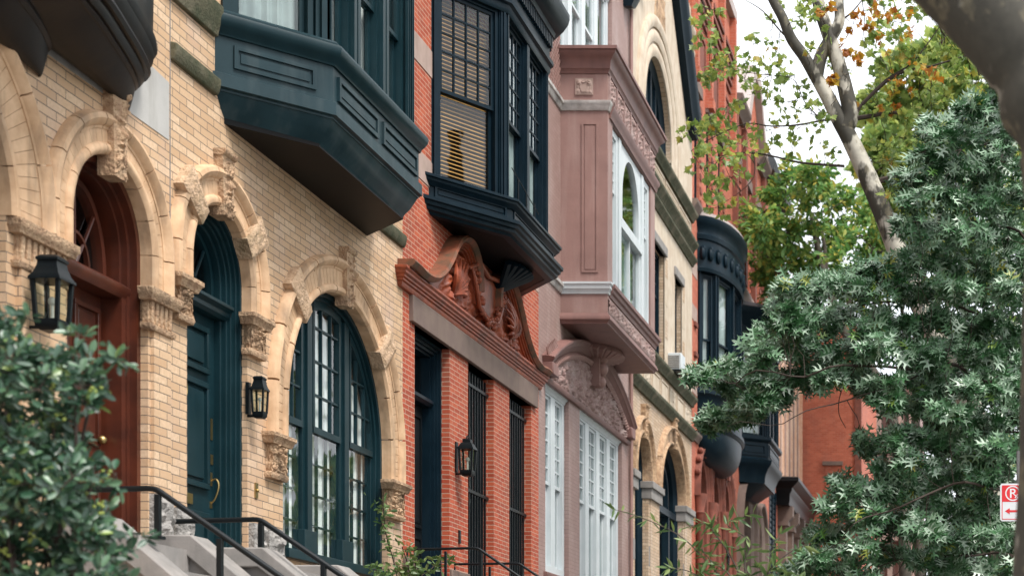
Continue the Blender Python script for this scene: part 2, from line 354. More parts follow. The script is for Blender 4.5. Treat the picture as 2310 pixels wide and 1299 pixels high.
def arch_ring(name, parent, mat, sc, zc, rx, rz, z0, w, proj=0.09, nf=34, nb=9, label=None):
    """moulded arch: flat voussoirs between an inner and an outer roll"""
    P = archpath(sc, zc, rx, rz, z0); mb = MB(); g = 0.0016
    flat = [(0.07, -0.02), (0.07, proj * .45), (w - .1, proj * .45), (w - .1, -0.02)]
    for i in range(nf): mb.arc(P, i / nf + g * .3, (i + 1) / nf - g * .3, flat, 3)
    inner = [(-.004, -.12), (-.004, proj * .5), (.02, proj * .85), (.045, proj * .9), (.07, proj * .75), (.085, proj * .4), (.085, -.02), (.03, -.12)]
    outer = [(w - .13, -.02), (w - .13, proj * .55), (w - .11, proj * .6), (w - .095, proj * .95), (w - .055, proj * 1.25), (w - .02, proj * 1.1), (w, proj * .6), (w, -.02)]
    for i in range(nb):
        mb.arc(P, i / nb + g, (i + 1) / nb - g, inner, 8); mb.arc(P, i / nb + g, (i + 1) / nb - g, outer, 8)
    return mb.build(name, mat, parent, label)
def leafy(u, v, seed=0.0, f=4.0):
    p = Vector((u * f + seed, v * f, seed)); q, _ = noise.voronoi(p + Vector((.25 * math.sin(v * f * 2), .25 * math.sin(u * f * 2 + 1), 0)))
    crease = min(1, (q[1] - q[0]) * 3.2); vein = .75 + .25 * math.sin(22 * q[0] + 3 * u)
    return max(0, min(1, crease * (1.05 - q[0] * .9) * vein + .18 * noise.noise(p * 4)))
def carved_block(name, parent, sc, z1, w, h, proj, seed=0, mat='stone_carved'):
    """bracket capital: moulded cap, leaf carving, foot roll"""
    mb = MB(); a0, a1 = sc - w / 2, sc + w / 2
    mb.sweep([(a0, 0), (a0, .02), (a1, .02), (a1, 0)], [(-.03, z1), (proj + .025, z1), (proj + .025, z1 - .035), (proj + .01, z1 - .05), (proj - .01, z1 - .1), (-.03, z1 - .1)])
    mb.box(a0 + .01, a1 - .01, z1 - h + .06, z1 - .1, -.03, proj * .45)
    def fn(u, v):
        e = min(u, 1 - u) * 8; e = max(0, min(1, e)); return proj * (.4 + .55 * v) * (0.6 + .2 * e) + .06 * leafy(u, v, seed, 4.5) * e
    mb.field(a0 + .005, a1 - .005, z1 - h + .05, z1 - .1, fn, 30, 32)
    for sgn, a in ((-1, a0), (1, a1)):
        T = Pl((a, 0), (a, 1)); mb.field(0, proj * .85, z1 - h + .05, z1 - .1, lambda u, v: -sgn * (0.006 + .03 * leafy(u, v, seed + 3, 3)), 12, 26, T)
    mb.sweep([(a0, 0), (a0, .02), (a1, .02), (a1, 0)], [(-.03, z1 - h + .06), (proj * .55, z1 - h + .06), (proj * .65, z1 - h + .035), (proj * .5, z1 - h), (-.03, z1 - h)])
    return mb.build(name, M[mat], parent, bevel=0.004)
def flute_impost(name, parent, a0, a1, z1, h, proj, mat='stone_carved'):
    mb = MB()
    mb.sweep([(a0, 0), (a0, .02), (a1, .02), (a1, 0)], [(-.03, z1), (proj + .025, z1), (proj + .025, z1 - .05), (proj + .01, z1 - .07), (proj, z1 - .1), (-.03, z1 - .1)])
    n = max(3, int((a1 - a0) / .07))
    mb.box(a0, a1, z1 - h + .05, z1 - .1, -.03, proj * .45)
    for i in range(n):
        x = a0 + (i + .5) * (a1 - a0) / n; mb.prism([(0, z1 - .1), (proj * .95, z1 - .1), (proj * .8, z1 - h + .06), (0, z1 - h + .05)], x - .022, x + .022)
    mb.sweep([(a0, 0), (a0, .02), (a1, .02), (a1, 0)], [(-.03, z1 - h + .05), (proj * .7, z1 - h + .05), (proj * .7, z1 - h + .02), (proj * .5, z1 - h), (-.03, z1 - h)])
    return mb.build(name, M[mat], parent, bevel=0.004)
def face_key(name, parent, sc, z0, z1, w, proj, rad=0.0, seed=0):
    """keystone carved with a bearded mask; wedge wider at the top"""
    mb = MB(); k = .78
    wb = w * k
    mb.prism_z([(sc - wb / 2, z0), (sc + wb / 2, z0), (sc + w / 2, z1), (sc - w / 2, z1)], -.05, proj * .82)
    mb.prism([(0, z1), (proj + .01, z1), (proj + .012, z1 - .03), (proj * .8, z1 - .055), (0, z1 - .055)], sc - w / 2 - .004, sc + w / 2 + .004)
    def g(x, m, s): return math.exp(-((x - m) / s) ** 2)
    def cl(x): return max(0.0, min(1.0, x))
    def fn(u, v):
        x = (u - .5) * 2; ax = abs(x); e = cl((1 - ax) * 7)
        oval = cl(1 - (ax / .78) ** 2.6) * cl((v - .12) * 8) * cl((.86 - v) * 8)
        h = .028 * oval ** .5
        h += .050 * cl(1 - ax / .17) ** .7 * cl((v - .455) * 14) * cl((.70 - v) * 6) * (1.5 - (v - .45) * 3.4)
        h += .030 * g(v, .70 + .05 * ax, .022) * g(x, 0, .62) - .030 * (g(x, -.33, .15) + g(x, .33, .15)) * g(v, .645, .03)
        h += .022 * (g(x, -.33, .085) + g(x, .33, .085)) * g(v, .642, .014) + .018 * (g(x, -.46, .15) + g(x, .46, .15)) * g(v, .55, .05)
        h += .026 * g(v, .432 - .05 * ax, .018) * g(x, 0, .42) - .034 * g(v, .385, .016) * g(x, 0, .26) + .024 * g(v, .345, .018) * g(x, 0, .20)
        if v < .33: h += .040 * leafy(u, v * 1.8, seed, 5) * cl((.34 - v) * 9) + .012 * cl(math.sin(v * 50 + 7 * ax))
        if v > .74: h += .045 * leafy(u, v * 1.6, seed + 2, 5.5) * cl((v - .74) * 12)
        if ax > .62: h += .032 * leafy(u, v * 2, seed + 5, 6) * cl((ax - .62) * 6)
        return proj * .62 + e * h + .004 * noise.noise(Vector((u * 18, v * 40, seed)))
    b = len(mb.v); na, nz = 38, 72
    for j in range(nz + 1):
        ww = wb + (w - wb) * j / nz
        for i in range(na + 1):
            u, v = i / na, j / nz; mb.v.append(F(sc + (u - .5) * ww, z0 + (z1 - .07 - z0) * v, fn(u, v)))
    for j in range(nz):
        for i in range(na): q = b + j * (na + 1) + i; mb.f.append((q, q + 1, q + na + 2, q + na + 1))
    return mb.build(name, M['stone_carved'], parent, sharp=60)
def side_block(name, parent, sc, zc, ang, r0, r1, half, proj, mat='stone_rough'):
    """rough-faced voussoir standing out of the arch"""
    mb = MB(); a = PI / 2 - ang
    def p(r, h): x = math.cos(a); y = math.sin(a); return (sc + x * r + y * h, zc + y * r - x * h)
    poly = [p(r0, -half * .8), p(r0, half * .8), p(r1, half * 1.15), p(r1, -half * 1.15)]
    mb.prism_z(poly, -.05, proj)
    n = 12; b = len(mb.v)
    for j in range(n + 1):
        for i in range(n + 1):
            u, v = i / n, j / n; hh = half * (.8 + .35 * v); s, z = p(r0 + (r1 - r0) * v, (-1 + 2 * u) * hh)
            e = min(1, min(u, 1 - u, v, 1 - v) * 7)
            mb.v.append(F(s, z, proj + .002 + e * (.008 + .02 * (noise.fractal(Vector((s * 14, z * 14, 2)), 1, 2, 4) + .5))))
    for j in range(n):
        for i in range(n): q = b + j * (n + 1) + i; mb.f.append((q, q + 1, q + n + 2, q + n + 1))
    return mb.build(name, M[mat], parent)
def rough_stone(name, parent, a0, a1, z0, z1, proj=0.05, seed=0):
    mb = MB(); mb.box(a0, a1, z0, z1, -.02, proj)
    def fn(u, v):
        e = min(1, min(u, 1 - u) * 6, min(v, 1 - v) * 6); return proj + .002 + e * (.03 + .05 * noise.fractal(Vector((u * 4 + seed, v * 4, seed)), 1, 2, 5))
    mb.field(a0 + .01, a1 - .01, z0 + .01, z1 - .01, fn, 14, 14); return mb.build(name, M['rock_face'], parent)
def pleats(name, parent, T, a0, a1, z0, z1, n, mat='curtain', amp=.018, per=.11):
    mb = MB(); k = max(6, int((a1 - a0) / per * 6))
    mb.loft([[T(a0 + (a1 - a0) * i / k, z, n + amp * math.sin(2 * PI * (a0 + (a1 - a0) * i / k) / per + .7 * math.sin(i * .3))) for i in range(k + 1)] for z in (z0, z1)], False, False)
    return mb.build(name, M[mat], parent)
def slats(name, parent, T, a0, a1, z0, z1, n, mat='blind', pitch=.05):
    mb = MB(); z = z0
    while z < z1:
        mb.prism([(n - .018, z + .028), (n + .018, z), (n + .018, z + .003), (n - .018, z + .031)], a0, a1, T); z += pitch
    return mb.build(name, M[mat], parent)
def sash(parent, T, a0, a1, z0, z1, fm, n=-.08, zm=None, up=(3, 3), lo=(1, 1), fw=.05, sw=.045, mw=.02, curtain=None, flat=False, name='window', cn=.16, sill=True):
    """double-hung window in a wall plane; upper sash in front of the lower one"""
    mb = MB(); mb.box(a0, a0 + fw, z0, z1, n - .1, n + .03, T); mb.box(a1 - fw, a1, z0, z1, n - .1, n + .03, T)
    mb.box(a0 + fw, a1 - fw, z1 - fw, z1, n - .1, n + .028, T); mb.box(a0 + fw, a1 - fw, z0, z0 + fw * .9, n - .1, n + .03, T)
    A0, A1, B0, B1 = a0 + fw, a1 - fw, z0 + fw * .9, z1 - fw
    zm = zm if zm else (z0 + z1) / 2
    def one(b0, b1, grid, nn):
        mb.box(A0, A0 + sw, b0, b1, nn - .035, nn, T); mb.box(A1 - sw, A1, b0, b1, nn - .035, nn, T)
        mb.box(A0 + sw, A1 - sw, b0, b0 + sw, nn - .035, nn + .001, T); mb.box(A0 + sw, A1 - sw, b1 - sw, b1, nn - .035, nn + .001, T)
        cx, cz = grid
        for i in range(1, cx): x = A0 + sw + (A1 - A0 - 2 * sw) * i / cx; mb.box(x - mw / 2, x + mw / 2, b0 + sw, b1 - sw, nn - .03, nn - .004, T)
        for j in range(1, cz): z = b0 + sw + (b1 - b0 - 2 * sw) * j / cz; mb.box(A0 + sw, A1 - sw, z - mw / 2, z + mw / 2, nn - .029, nn - .005, T)
    one(zm - sw * .6, B1, up, n); one(B0, zm + sw * .4, lo, n - .045)
    w = mb.build(name if not flat else 'window_frame', fm, parent)
    host = parent if flat else w
    g = MB(); g.add([T(A0, zm, n - .018), T(A1, zm, n - .018), T(A1, B1, n - .018), T(A0, B1, n - .018), T(A0, B0, n - .062), T(A1, B0, n - .062), T(A1, zm, n - .062), T(A0, zm, n - .062)], [(0, 1, 2, 3), (4, 5, 6, 7)])
    g.build('pane', M['glass'], host)
    if curtain == 'blind': slats('blind', host, T, A0, A1, z0, z1, n - .13)
    elif curtain: pleats('curtain', host, T, A0 - .02, A1 + (.02 if flat else .28), z0, z1, n - (cn * .6 if flat else cn * .8), curtain)
    return w
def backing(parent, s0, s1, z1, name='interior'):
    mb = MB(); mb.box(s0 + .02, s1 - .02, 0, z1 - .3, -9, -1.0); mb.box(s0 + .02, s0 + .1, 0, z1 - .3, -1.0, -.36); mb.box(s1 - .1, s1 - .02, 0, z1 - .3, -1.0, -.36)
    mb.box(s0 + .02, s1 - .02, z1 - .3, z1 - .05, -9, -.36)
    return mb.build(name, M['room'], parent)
def bayplan(s0, s1, d, run): return [(s0, 0), (s0 + run, d), (s1 - run, d), (s1, 0)]
def smooth(pts, n=5):
    out = []; P = [Vector((*p, 0)) if len(p) == 2 else Vector(p) for p in pts]
    for i in range(len(P) - 1):
        a, b, c, d = P[max(i - 1, 0)], P[i], P[i + 1], P[min(i + 2, len(P) - 1)]
        for k in range(n):
            t = k / n; out.append(.5 * ((2 * b) + (c - a) * t + (2 * a - 5 * b + 4 * c - d) * t * t + (3 * b - a - 3 * c + d) * t ** 3))
    out.append(P[-1]); return out

def panel(mb, T, a0, a1, z0, z1, n, w=.04, h=.025):
    """raised bolection moulding round a sunk panel"""
    for (x0, x1, y0, y1) in ((a0, a1, z1 - w, z1), (a0, a1, z0, z0 + w), (a0, a0 + w, z0 + w, z1 - w), (a1 - w, a1, z0 + w, z1 - w)):
        mb.box(x0, x1, y0, y1, n - .02, n + h, T)
    mb.box(a0 + w * 1.7, a1 - w * 1.7, z0 + w * 1.7, z1 - w * 1.7, n - .02, n + h * .55, T)

def rail(name, label, Y, pts, posts, r=.022, square=.02, group=None):
    """handrail running out from the wall; pts/posts as (d, z)"""
    o = thing(name, label, 'handrail', F(Y, posts[0][1] - posts[0][2], posts[0][0]), group)
    mb = MB(); P = [Vector(F(Y, z, d)) for d, z in pts]
    q = [P[0]]
    for i in range(1, len(P) - 1):
        a = (P[i - 1] - P[i]).normalized() * .05; b = (P[i + 1] - P[i]).normalized() * .05
        q += [P[i] + a, P[i] + a * .4 + b * .1, P[i] + a * .1 + b * .4, P[i] + b]
    q.append(P[-1]); mb.tube(q, r, 10); mb.build('rail', M['black'], o)
    for d, z, h in posts:
        mb = MB(); mb.box(Y - square, Y + square, z - h, z - .01, d - square, d + square); mb.box(Y - .04, Y + .04, z - h - .005, z - h + .02, d - .04, d + .04); mb.build('post', M['black'], o, bevel=.003)
    return o

def lantern(label, Y, d, z0, z1, w, group=None, cap='pagoda', bulbz=.4):
    """wall lantern; Y/d = centre of the body"""
    o = thing('wall_lantern', label, 'lantern', F(Y, z0, 0.0), group)
    h = z1 - z0; c = F(Y, 0, d); x, y = c[0], c[1]; hw = w / 2
    bz0, bz1 = z0 + h * .13, z0 + h * .66; tw = hw * 1.0; bw = hw * .82
    mb = MB()
    def sq(r, z): return [(x - r, y - r, z), (x + r, y - r, z), (x + r, y + r, z), (x - r, y + r, z)]
    mb.loft([sq(bw * .75, z0), sq(bw * 1.05, z0 + h * .05), sq(bw * 1.1, bz0 - .01), sq(bw * 1.1, bz0 + .008)])
    t = .014 * w / .2
    for sx in (-1, 1):
        for sy in (-1, 1):
            mb.loft([[(x + sx * bw + a, y + sy * bw + b, bz0) for a, b in ((-t, -t), (t, -t), (t, t), (-t, t))], [(x + sx * tw * .97 + a, y + sy * tw * .97 + b, bz1) for a, b in ((-t, -t), (t, -t), (t, t), (-t, t))]])
    mb.box(y - tw, y + tw, z0 + h * .2, z0 + h * .215, x + DW - bw - .002, x + DW - bw + .004)
    mb.build('body', M['black'], o)
    mb = MB()
    if cap == 'pagoda': mb.loft([sq(tw * 1.22, bz1), sq(tw * 1.22, bz1 + h * .03), sq(tw * .98, bz1 + h * .09), sq(tw * .78, bz1 + h * .2), sq(tw * .74, bz1 + h * .26), sq(tw * .84, bz1 + h * .27), sq(tw * .84, bz1 + h * .3), sq(tw * .6, bz1 + h * .34)])
    else: mb.loft([sq(tw * 1.15, bz1), sq(tw * 1.15, bz1 + h * .03), sq(tw * .75, bz1 + h * .16), sq(tw * .6, bz1 + h * .17), sq(tw * .58, bz1 + h * .25), sq(tw * .3, bz1 + h * .28)]); \
        mb.tube([(x, y - tw * .45, bz1 + h * .2), (x, y - tw * .4, bz1 + h * .31), (x, y, bz1 + h * .35), (x, y + tw * .4, bz1 + h * .31), (x, y + tw * .45, bz1 + h * .2)], .008)
    mb.build('cap', M['black'], o)
    mb = MB(); k = .93
    for sx, sy in ((1, 0), (-1, 0), (0, 1), (0, -1)):
        px, py = -sy, sx
        mb.add([(x + (sx + px) * bw * k, y + (sy + py) * bw * k, bz0), (x + (sx - px) * bw * k, y + (sy - py) * bw * k, bz0), (x + (sx - px) * tw * k, y + (sy - py) * tw * k, bz1), (x + (sx + px) * tw * k, y + (sy + py) * tw * k, bz1)], [(0, 1, 2, 3)])
    mb.build('pane', M['lamp_glass'], o)
    mb = MB(); mb.ball((x, y, z0 + h * bulbz), w * .15, 10, (1, 1, 1.2)); mb.lathe((x, y, bz0), [(w * .07, 0), (w * .07, h * bulbz - h * .13 - w * .1)], 8); mb.build('bulb', M['bulb'], o)
    mb = MB(); mb.box(y - w * .22, y + w * .22, z0 + h * .1, z1 - h * .15, -.01, .02); mb.tube([F(Y, z0 + h * .72, .0), F(Y, z0 + h * .72, d - hw * .9)], .014); mb.tube([F(Y, z0 + h * .06, .0), F(Y, z0 + h * .06, d - hw * .5)], .012)
    mb.build('bracket', M['black'], o)
    return o

def stoop(parent, name, Y0, Y1, z, d0, slope, mat='stone_grey', run=3.0):
    """stair cheeks with copings, landing and steps"""
    mb = MB(); dz = z / (slope if slope else 1)
    # landing and steps
    nst = 14; rise = z / nst; tread = (z / slope) / nst
    mb.box(Y0 + .2, Y1 - .2, 0, z - .12, -.35, d0)
    for i in range(nst): mb.box(Y0 + .2, Y1 - .2, 0, z - .12 - (i + 1) * rise if z - .12 - (i + 1) * rise > .02 else .03, d0 + i * tread, d0 + (i + 1) * tread)
    b = mb.build(name, M[mat], parent)
    for ya, yb in ((Y0, Y0 + .24), (Y1 - .24, Y1)):
        mb = MB(); D = z / slope
        mb.prism_z([(0, 0), (d0 + D, 0), (d0 + D * .98, .05), (d0, z - .16), (0, z - .16)], 0, 1, lambda a, zz, n: F(ya + .03 + n * (yb - ya - .06), zz, a))
        mb.build('cheek_wall', M[mat], b)
        mb = MB(); mb.prism_z([(0.02, z - .16), (d0 - .01, z - .16), (d0 + D, 0.02), (d0 + D + .1, .1), (d0 + .03, z), (0.02, z)], 0, 1, lambda a, zz, n: F(ya - .03 + n * (yb - ya + .06), zz, a))
        mb.build('coping', M[mat], b, bevel=.012)
    return b

# ================================================================ the setting
mb = MB(); mb.add([(-400, -200, -.12), (400, -200, -.12), (400, 900, -.12), (-400, 900, -.12)], [(0, 1, 2, 3)]); tag(mb.build('ground', M['concrete']), None, None, kind='structure')
mb = MB(); mb.add([(.9, -40, -.115), (8.5, -40, -.115), (8.5, 62, -.115), (.9, 62, -.115)], [(0, 1, 2, 3)]); mb.add([(-60, 54, -.115), (.9, 54, -.115), (.9, 62, -.115), (-60, 62, -.115)], [(0, 1, 2, 3)]); tag(mb.build('road', M['asphalt']), None, None, kind='structure')
mb = MB(); mb.wbox((-2.85, 7, -.06), (3.75, 46.9, .06)); mb.wbox((10.5, 10, -.06), (2, 50, .06)); tag(mb.build('pavement', M['concrete'], bevel=.02), None, None, kind='structure')

# ================================================================ HOUSE 0: tan brick, mahogany door, scalloped oriel foot
Y0, Y1 = 5.0, 13.795; H0 = thing('row_house', 'tan brick row house at the left edge with a mahogany door and dark bow oriel', 'house', F(9, 0, 0), 'row houses along the street')
door = dict(sc=12.84, zc=5.24, r=.60, R=.92)
wall_z = 14.5
hol = [archhole(12.84, 5.24, .60, .60, 2.9), archhole(10.55, 5.02, .92, .92, 3.3)]
mb = MB(); wall_face(mb, rect(Y0, Y1, 0, wall_z), hol); mb.build('wall', M['tan_brick'], H0)
backing(H0, Y0, Y1, wall_z)
mb = MB(); mb.box(11.58, 12.14, 0.5, 4.74, -.01, .045); mb.box(13.48, 13.76, .5, 4.74, -.01, .03); mb.build('pilaster', M['tan_brick'], H0)
# cement patch under the oriel
mb = MB(); mb.prism_z([(11.9, 6.29), (13.78, 6.29), (13.78, 6.76), (13.3, 6.80), (11.9, 6.80)], -.01, .006); mb.build('cement_patch', M['cement'], H0)
a = arch_ring('door_arch', H0, M['stone_tan'], 12.84, 5.24, .60, .60, 4.99, .31, .07)
face_key('keystone', a, 12.85, 5.68, 6.36, .23, .10, seed=1)
a = arch_ring('window_arch', H0, M['stone_tan'], 10.55, 5.02, .92, .92, 4.99, .50, .08, nf=44, nb=9)
flute_impost('impost', H0, 11.56, 12.16, 4.99, .33, .055); flute_impost('impost', H0, 13.40, 13.77, 4.99, .33, .05)
# arched window left of the door (only its edge is seen)
mb = MB(); P = archpath(10.55, 5.02, .86, .86, 3.35); mb.arc(P, 0, 1, [(-.05, -.3), (-.05, -.17), (.055, -.17), (.055, -.3)], 40); mb.box(10.5, 10.6, 3.4, 5.86, -.28, -.2); mb.box(9.7, 11.4, 4.5, 4.6, -.28, -.205); w = mb.build('window', M['mahogany'], H0)
mb = MB(); mb.sheet(archhole(10.55, 5.02, .84, .84, 3.35), -.26); mb.build('pane', M['glass'], w)
# mahogany door
mb = MB(); P = archpath(12.84, 5.24, .60, .60, 2.9)
for p0, p1, e0, e1 in ((-.055, .0, -.34, -.06), (-.09, -.05, -.36, -.12), (-.12, -.085, -.36, -.17)): mb.arc(P, 0, 1, [(p0, e0), (p0, e1), (p1, e1), (p1, e0)], 60)
mb.prism([(-.34, 4.88), (-.14, 4.88), (-.11, 4.93), (-.11, 4.97), (-.15, 5.0), (-.34, 5.0)], 12.25, 13.43)
mb.box(13.29, 13.38, 2.9, 4.9, -.35, -.135); mb.box(12.3, 12.35, 2.9, 4.9, -.35, -.14)
fr = mb.build('door_frame', M['mahogany'], H0)
mb = MB(); mb.box(12.35, 13.32, 2.92, 4.88, -.40, -.30)
for x0, x1 in ((12.42, 12.8), (12.87, 13.25)):
    for z0, z1 in ((3.05, 3.6), (3.7, 4.78)): panel(mb, FL, x0, x1, z0, z1, -.30)
dr = mb.build('door', M['mahogany'], H0, bevel=.004)
mb = MB(); mb.ball(F(13.22, 3.75, -.25), .035, 10); mb.build('handle', M['brass'], dr)
mb = MB(); mb.arc(archpath(12.84, 5.05, .42, .62, 5.0), 0, 1, [(-.03, -.33), (-.03, -.25), (.02, -.25), (.02, -.33)], 30)
for k in range(1, 4): an = PI * k / 4; mb.tube([F(12.84, 5.0, -.27), F(12.84 + .42 * math.cos(an), 5.05 + .62 * math.sin(an), -.27)], .014)
mb.arc(archpath(12.84, 5.02, .2, .26, 5.0), 0, 1, [(-.012, -.29), (-.012, -.255), (.012, -.255), (.012, -.29)], 20)
fl = mb.build('fanlight', M['mahogany'], H0)
mb = MB(); mb.sheet(archhole(12.84, 5.05, .42, .62, 5.0), -.295); mb.build('pane', M['glass'], fl)
# bow oriel: two corbelled tiers seen from below
def bow(name, plan, zw, zr, bands, parent, zin=None):
    """plan [(s, d)] from the far wall end outwards; soffit bulges down to the wall line at zw"""
    pl = smooth(plan, 6); pl = [(p[0], max(0, p[1])) for p in pl][::-1]
    mb = MB(); rings = []
    for k in range(13):
        f = k / 12; rings.append([F(s, zw + (zr - zw) * f ** 2.5 + .0 - .085 * math.sin(PI * f ** .8), d * f - .01 * (1 - f)) for s, d in pl])
    mb.loft(rings, False, False); o = mb.build(name, M['lead'], parent)
    for r0, z0, r1, z1, m in bands:
        mb = MB(); mb.sweep(pl, [(-.2, z0), (r0, z0), ((r0 + r1) / 2 + .012, (z0 + z1) / 2), (r1, z1), (-.2, z1)]); mb.build('moulded_rim', M['lead'], o)
    return o
bow('oriel_foot', [(13.1, 0), (13.11, .04), (13.04, .10), (12.85, .18), (12.55, .27), (12.2, .36), (11.8, .46), (11.4, .54), (10.8, .72), (10, .74), (9, .6), (8, .1)], 6.36, 6.44, [(.0, 6.43, .015, 6.47, 0), (.035, 6.47, .06, 6.54, 0), (.09, 6.54, .10, 6.60, 0), (.085, 6.60, .13, 6.70, 0), (.13, 6.70, .15, 6.78, 0), (.12, 6.78, .14, 9.5, 0)], H0)
bow('oriel_foot', [(11.86, 0), (11.87, .05), (11.8, .11), (11.55, .21), (11.21, .31), (10.7, .42), (10.0, .5), (9, .4), (8.2, .1)], 6.16, 6.26, [(.0, 6.25, .02, 6.30, 0), (.03, 6.30, .05, 6.37, 0), (.02, 6.37, .0, 6.44, 0)], H0)
mb = MB(); mb.sweep([(9, 0), (13.78, 0)], [(-.02, 7.46), (.04, 7.46), (.06, 7.55), (.09, 7.66), (.09, 7.72), (-.02, 7.72)]); mb.build('belt_course', M['moss'], H0, bevel=.01)
rough_stone('base_stone', H0, 13.46, 13.77, 2.98, 3.36, seed=3); rough_stone('base_stone', H0, 13.46, 13.77, 2.55, 2.94, seed=9)
stoop(H0, 'stoop', 12.0, 13.6, 3.02, .36, .90)
lantern('large black wall lantern on the tan pier left of the mahogany door', 11.68, .20, 4.25, 4.77, .18, 'wall lanterns beside the doors', 'pagoda')
rail('handrail', 'black handrail crossing in front of the mahogany door, nearest of the stair rails', 12.2, [(-.02, 3.22), (.66, 3.235), (2.9, 1.66)], [(.68, 3.2, .33), (1.13, 2.88, .5), (2.4, 2.0, .75)], group='black stair handrails')

# ================================================================ HOUSE 1: tan brick, teal door, teal oriel, great arched window
Y0, Y1 = 13.795, 19.41; H1 = thing('row_house', 'tan brick row house with a teal arched door, big arched window and faceted teal oriel', 'house', F(16.6, 0, 0), 'row houses along the street')
DC, DZ, DR = 14.69, 5.43, .585; WC, WZ, WR = 17.50, 4.50, 1.44
mb = MB(); wall_face(mb, rect(Y0, Y1, 0, 13.5), [archhole(DC, DZ, DR, DR, 2.92), archhole(WC, WZ, WR, WR, 3.1, 40)]); mb.build('wall', M['tan_brick'], H1)
backing(H1, Y0, Y1, 13.5)
mb = MB(); mb.box(Y0 + .004, Y0 + .012, 0, 13.4, -.01, .006); mb.build('seam', M['stone_grey'], H1)
a = arch_ring('door_arch', H1, M['stone_tan'], DC, DZ, DR, DR, 5.22, .33, .075, nf=30)
face_key('keystone', a, DC + .02, 5.93, 6.50, .24, .10, seed=4)
side_block('rough_voussoir', a, DC, DZ, -R(49), .56, .98, .12, .085); side_block('rough_voussoir', a, DC, DZ, R(52), .56, .98, .12, .085)
carved_block('capital', H1, 13.97, 5.22, .19, .37, .075, 1); carved_block('capital', H1, 15.385, 5.22, .25, .37, .075, 2)
a = arch_ring('window_arch', H1, M['stone_tan'], WC, WZ, WR, WR, 4.22, .37, .075, nf=64, nb=11)
face_key('keystone', a, WC + .08, 5.84, 6.45, .22, .10, seed=8)
side_block('rough_voussoir', a, WC, WZ, -R(46), 1.41, 1.88, .13, .085); side_block('rough_voussoir', a, WC, WZ, R(46), 1.41, 1.89, .14, .085)
carved_block('capital', H1, 15.83, 4.22, .30, .42, .08, 5); carved_block('capital', H1, 19.07, 4.22, .38, .42, .085, 6)
# teal door
mb = MB(); P = archpath(DC, DZ, DR, DR, 2.9)
for p0, p1, e0, e1 in ((-.03, .002, -.34, -.05), (-.055, -.028, -.36, -.08), (-.09, -.05, -.36, -.11), (-.115, -.085, -.36, -.14), (-.145, -.11, -.36, -.18)): mb.arc(P, 0, 1, [(p0, e0), (p0, e1), (p1, e1), (p1, e0)], 70)
mb.prism([(-.3, 5.13), (-.15, 5.13), (-.12, 5.16), (-.12, 5.2), (-.08, 5.23), (-.08, 5.26), (-.3, 5.27)], DC - .5, DC + .5)
mb.build('door_frame', M['teal'], H1, bevel=.004)
mb = MB(); mb.box(DC - .44, DC + .44, 2.94, 5.13, -.29, -.235)
for z0, z1 in ((3.0, 3.38), (3.59, 4.53), (4.61, 5.02)):
    for x0, x1 in ((DC - .38, DC + .29),): panel(mb, FL, x0, x1, z0, z1, -.235, .05, .035)
dr = mb.build('door', M['teal'], H1, bevel=.005)
mb = MB(); mb.box(DC - .3, DC + .0, 3.43, 3.52, -.24, -.222); mb.build('letterbox', M['brass'], dr)
mb = MB(); hx = DC + .37
mb.tube(smooth([F(hx, 3.68, -.235), F(hx, 3.70, -.19), F(hx, 3.66, -.165), F(hx, 3.60, -.17), F(hx, 3.52, -.2), F(hx, 3.48, -.235)], 4), .008); mb.box(hx - .02, hx + .02, 3.44, 3.50, -.24, -.228); mb.box(hx - .02, hx + .02, 3.64, 3.76, -.24, -.228); mb.build('handle', M['brass'], dr)
mb = MB(); mb.box(hx - .02, hx + .03, 3.83, 3.92, -.24, -.226); mb.box(hx - .015, hx + .02, 4.05, 4.24, -.24, -.226); mb.build('lock_plate', M['brass'], dr)
mb = MB(); mb.tube([F(DC - .2 + .04 * math.cos(k * PI / 6), 4.40 + .07 * math.sin(k * PI / 6), -.2) for k in range(13)], .009); mb.ball(F(DC - .2, 4.48, -.21), .025); mb.build('knocker', M['brass'], dr)
mb = MB(); mb.arc(archpath(DC, 5.42, .42, .44, 5.27), 0, 1, [(-.03, -.3), (-.03, -.24), (.03, -.24), (.03, -.3)], 30)
for k in range(1, 4): an = PI * k / 4; mb.tube([F(DC, 5.27, -.26), F(DC + .42 * math.cos(an), 5.42 + .44 * math.sin(an), -.26)], .014)
mb.arc(archpath(DC, 5.3, .16, .18, 5.27), 0, 1, [(-.012, -.28), (-.012, -.245), (.012, -.245), (.012, -.28)], 20)
fl = mb.build('fanlight', M['teal'], H1); mb = MB(); mb.sheet(archhole(DC, 5.42, .42, .44, 5.27), -.275); mb.build('pane', M['glass'], fl)
# great arched window
ZB = 3.15; mb = MB(); P = archpath(WC, WZ, WR, WR, ZB)
for p0, p1, e0, e1 in ((-.05, .003, -.36, -.07), (-.09, -.045, -.36, -.11), (-.13, -.085, -.36, -.15)): mb.arc(P, 0, 1, [(p0, e0), (p0, e1), (p1, e1), (p1, e0)], 90)
def archtop(s, r=WR - .1): return WZ + math.sqrt(max(0, r * r - (s - WC) ** 2))
muls = (WC - .50, WC + .50)
for m in muls:
    mb.prism_z([(m - .13, ZB), (m + .13, ZB), (m + .13, archtop(m + .13)), (m - .13, archtop(m - .13))], -.36, -.14)
    mb.prism_z([(m - .06, ZB), (m + .06, ZB), (m + .06, archtop(m + .06)), (m - .06, archtop(m - .06))], -.15, -.112); mb.box(m - .16, m + .16, ZB, ZB + .3, -.3, -.1)
mb.box(WC - WR, WC + WR, 3.1, ZB + .04, -.36, .06)
w = mb.build('window', M['teal'], H1, bevel=.004)
mb = MB(); MR = 4.50
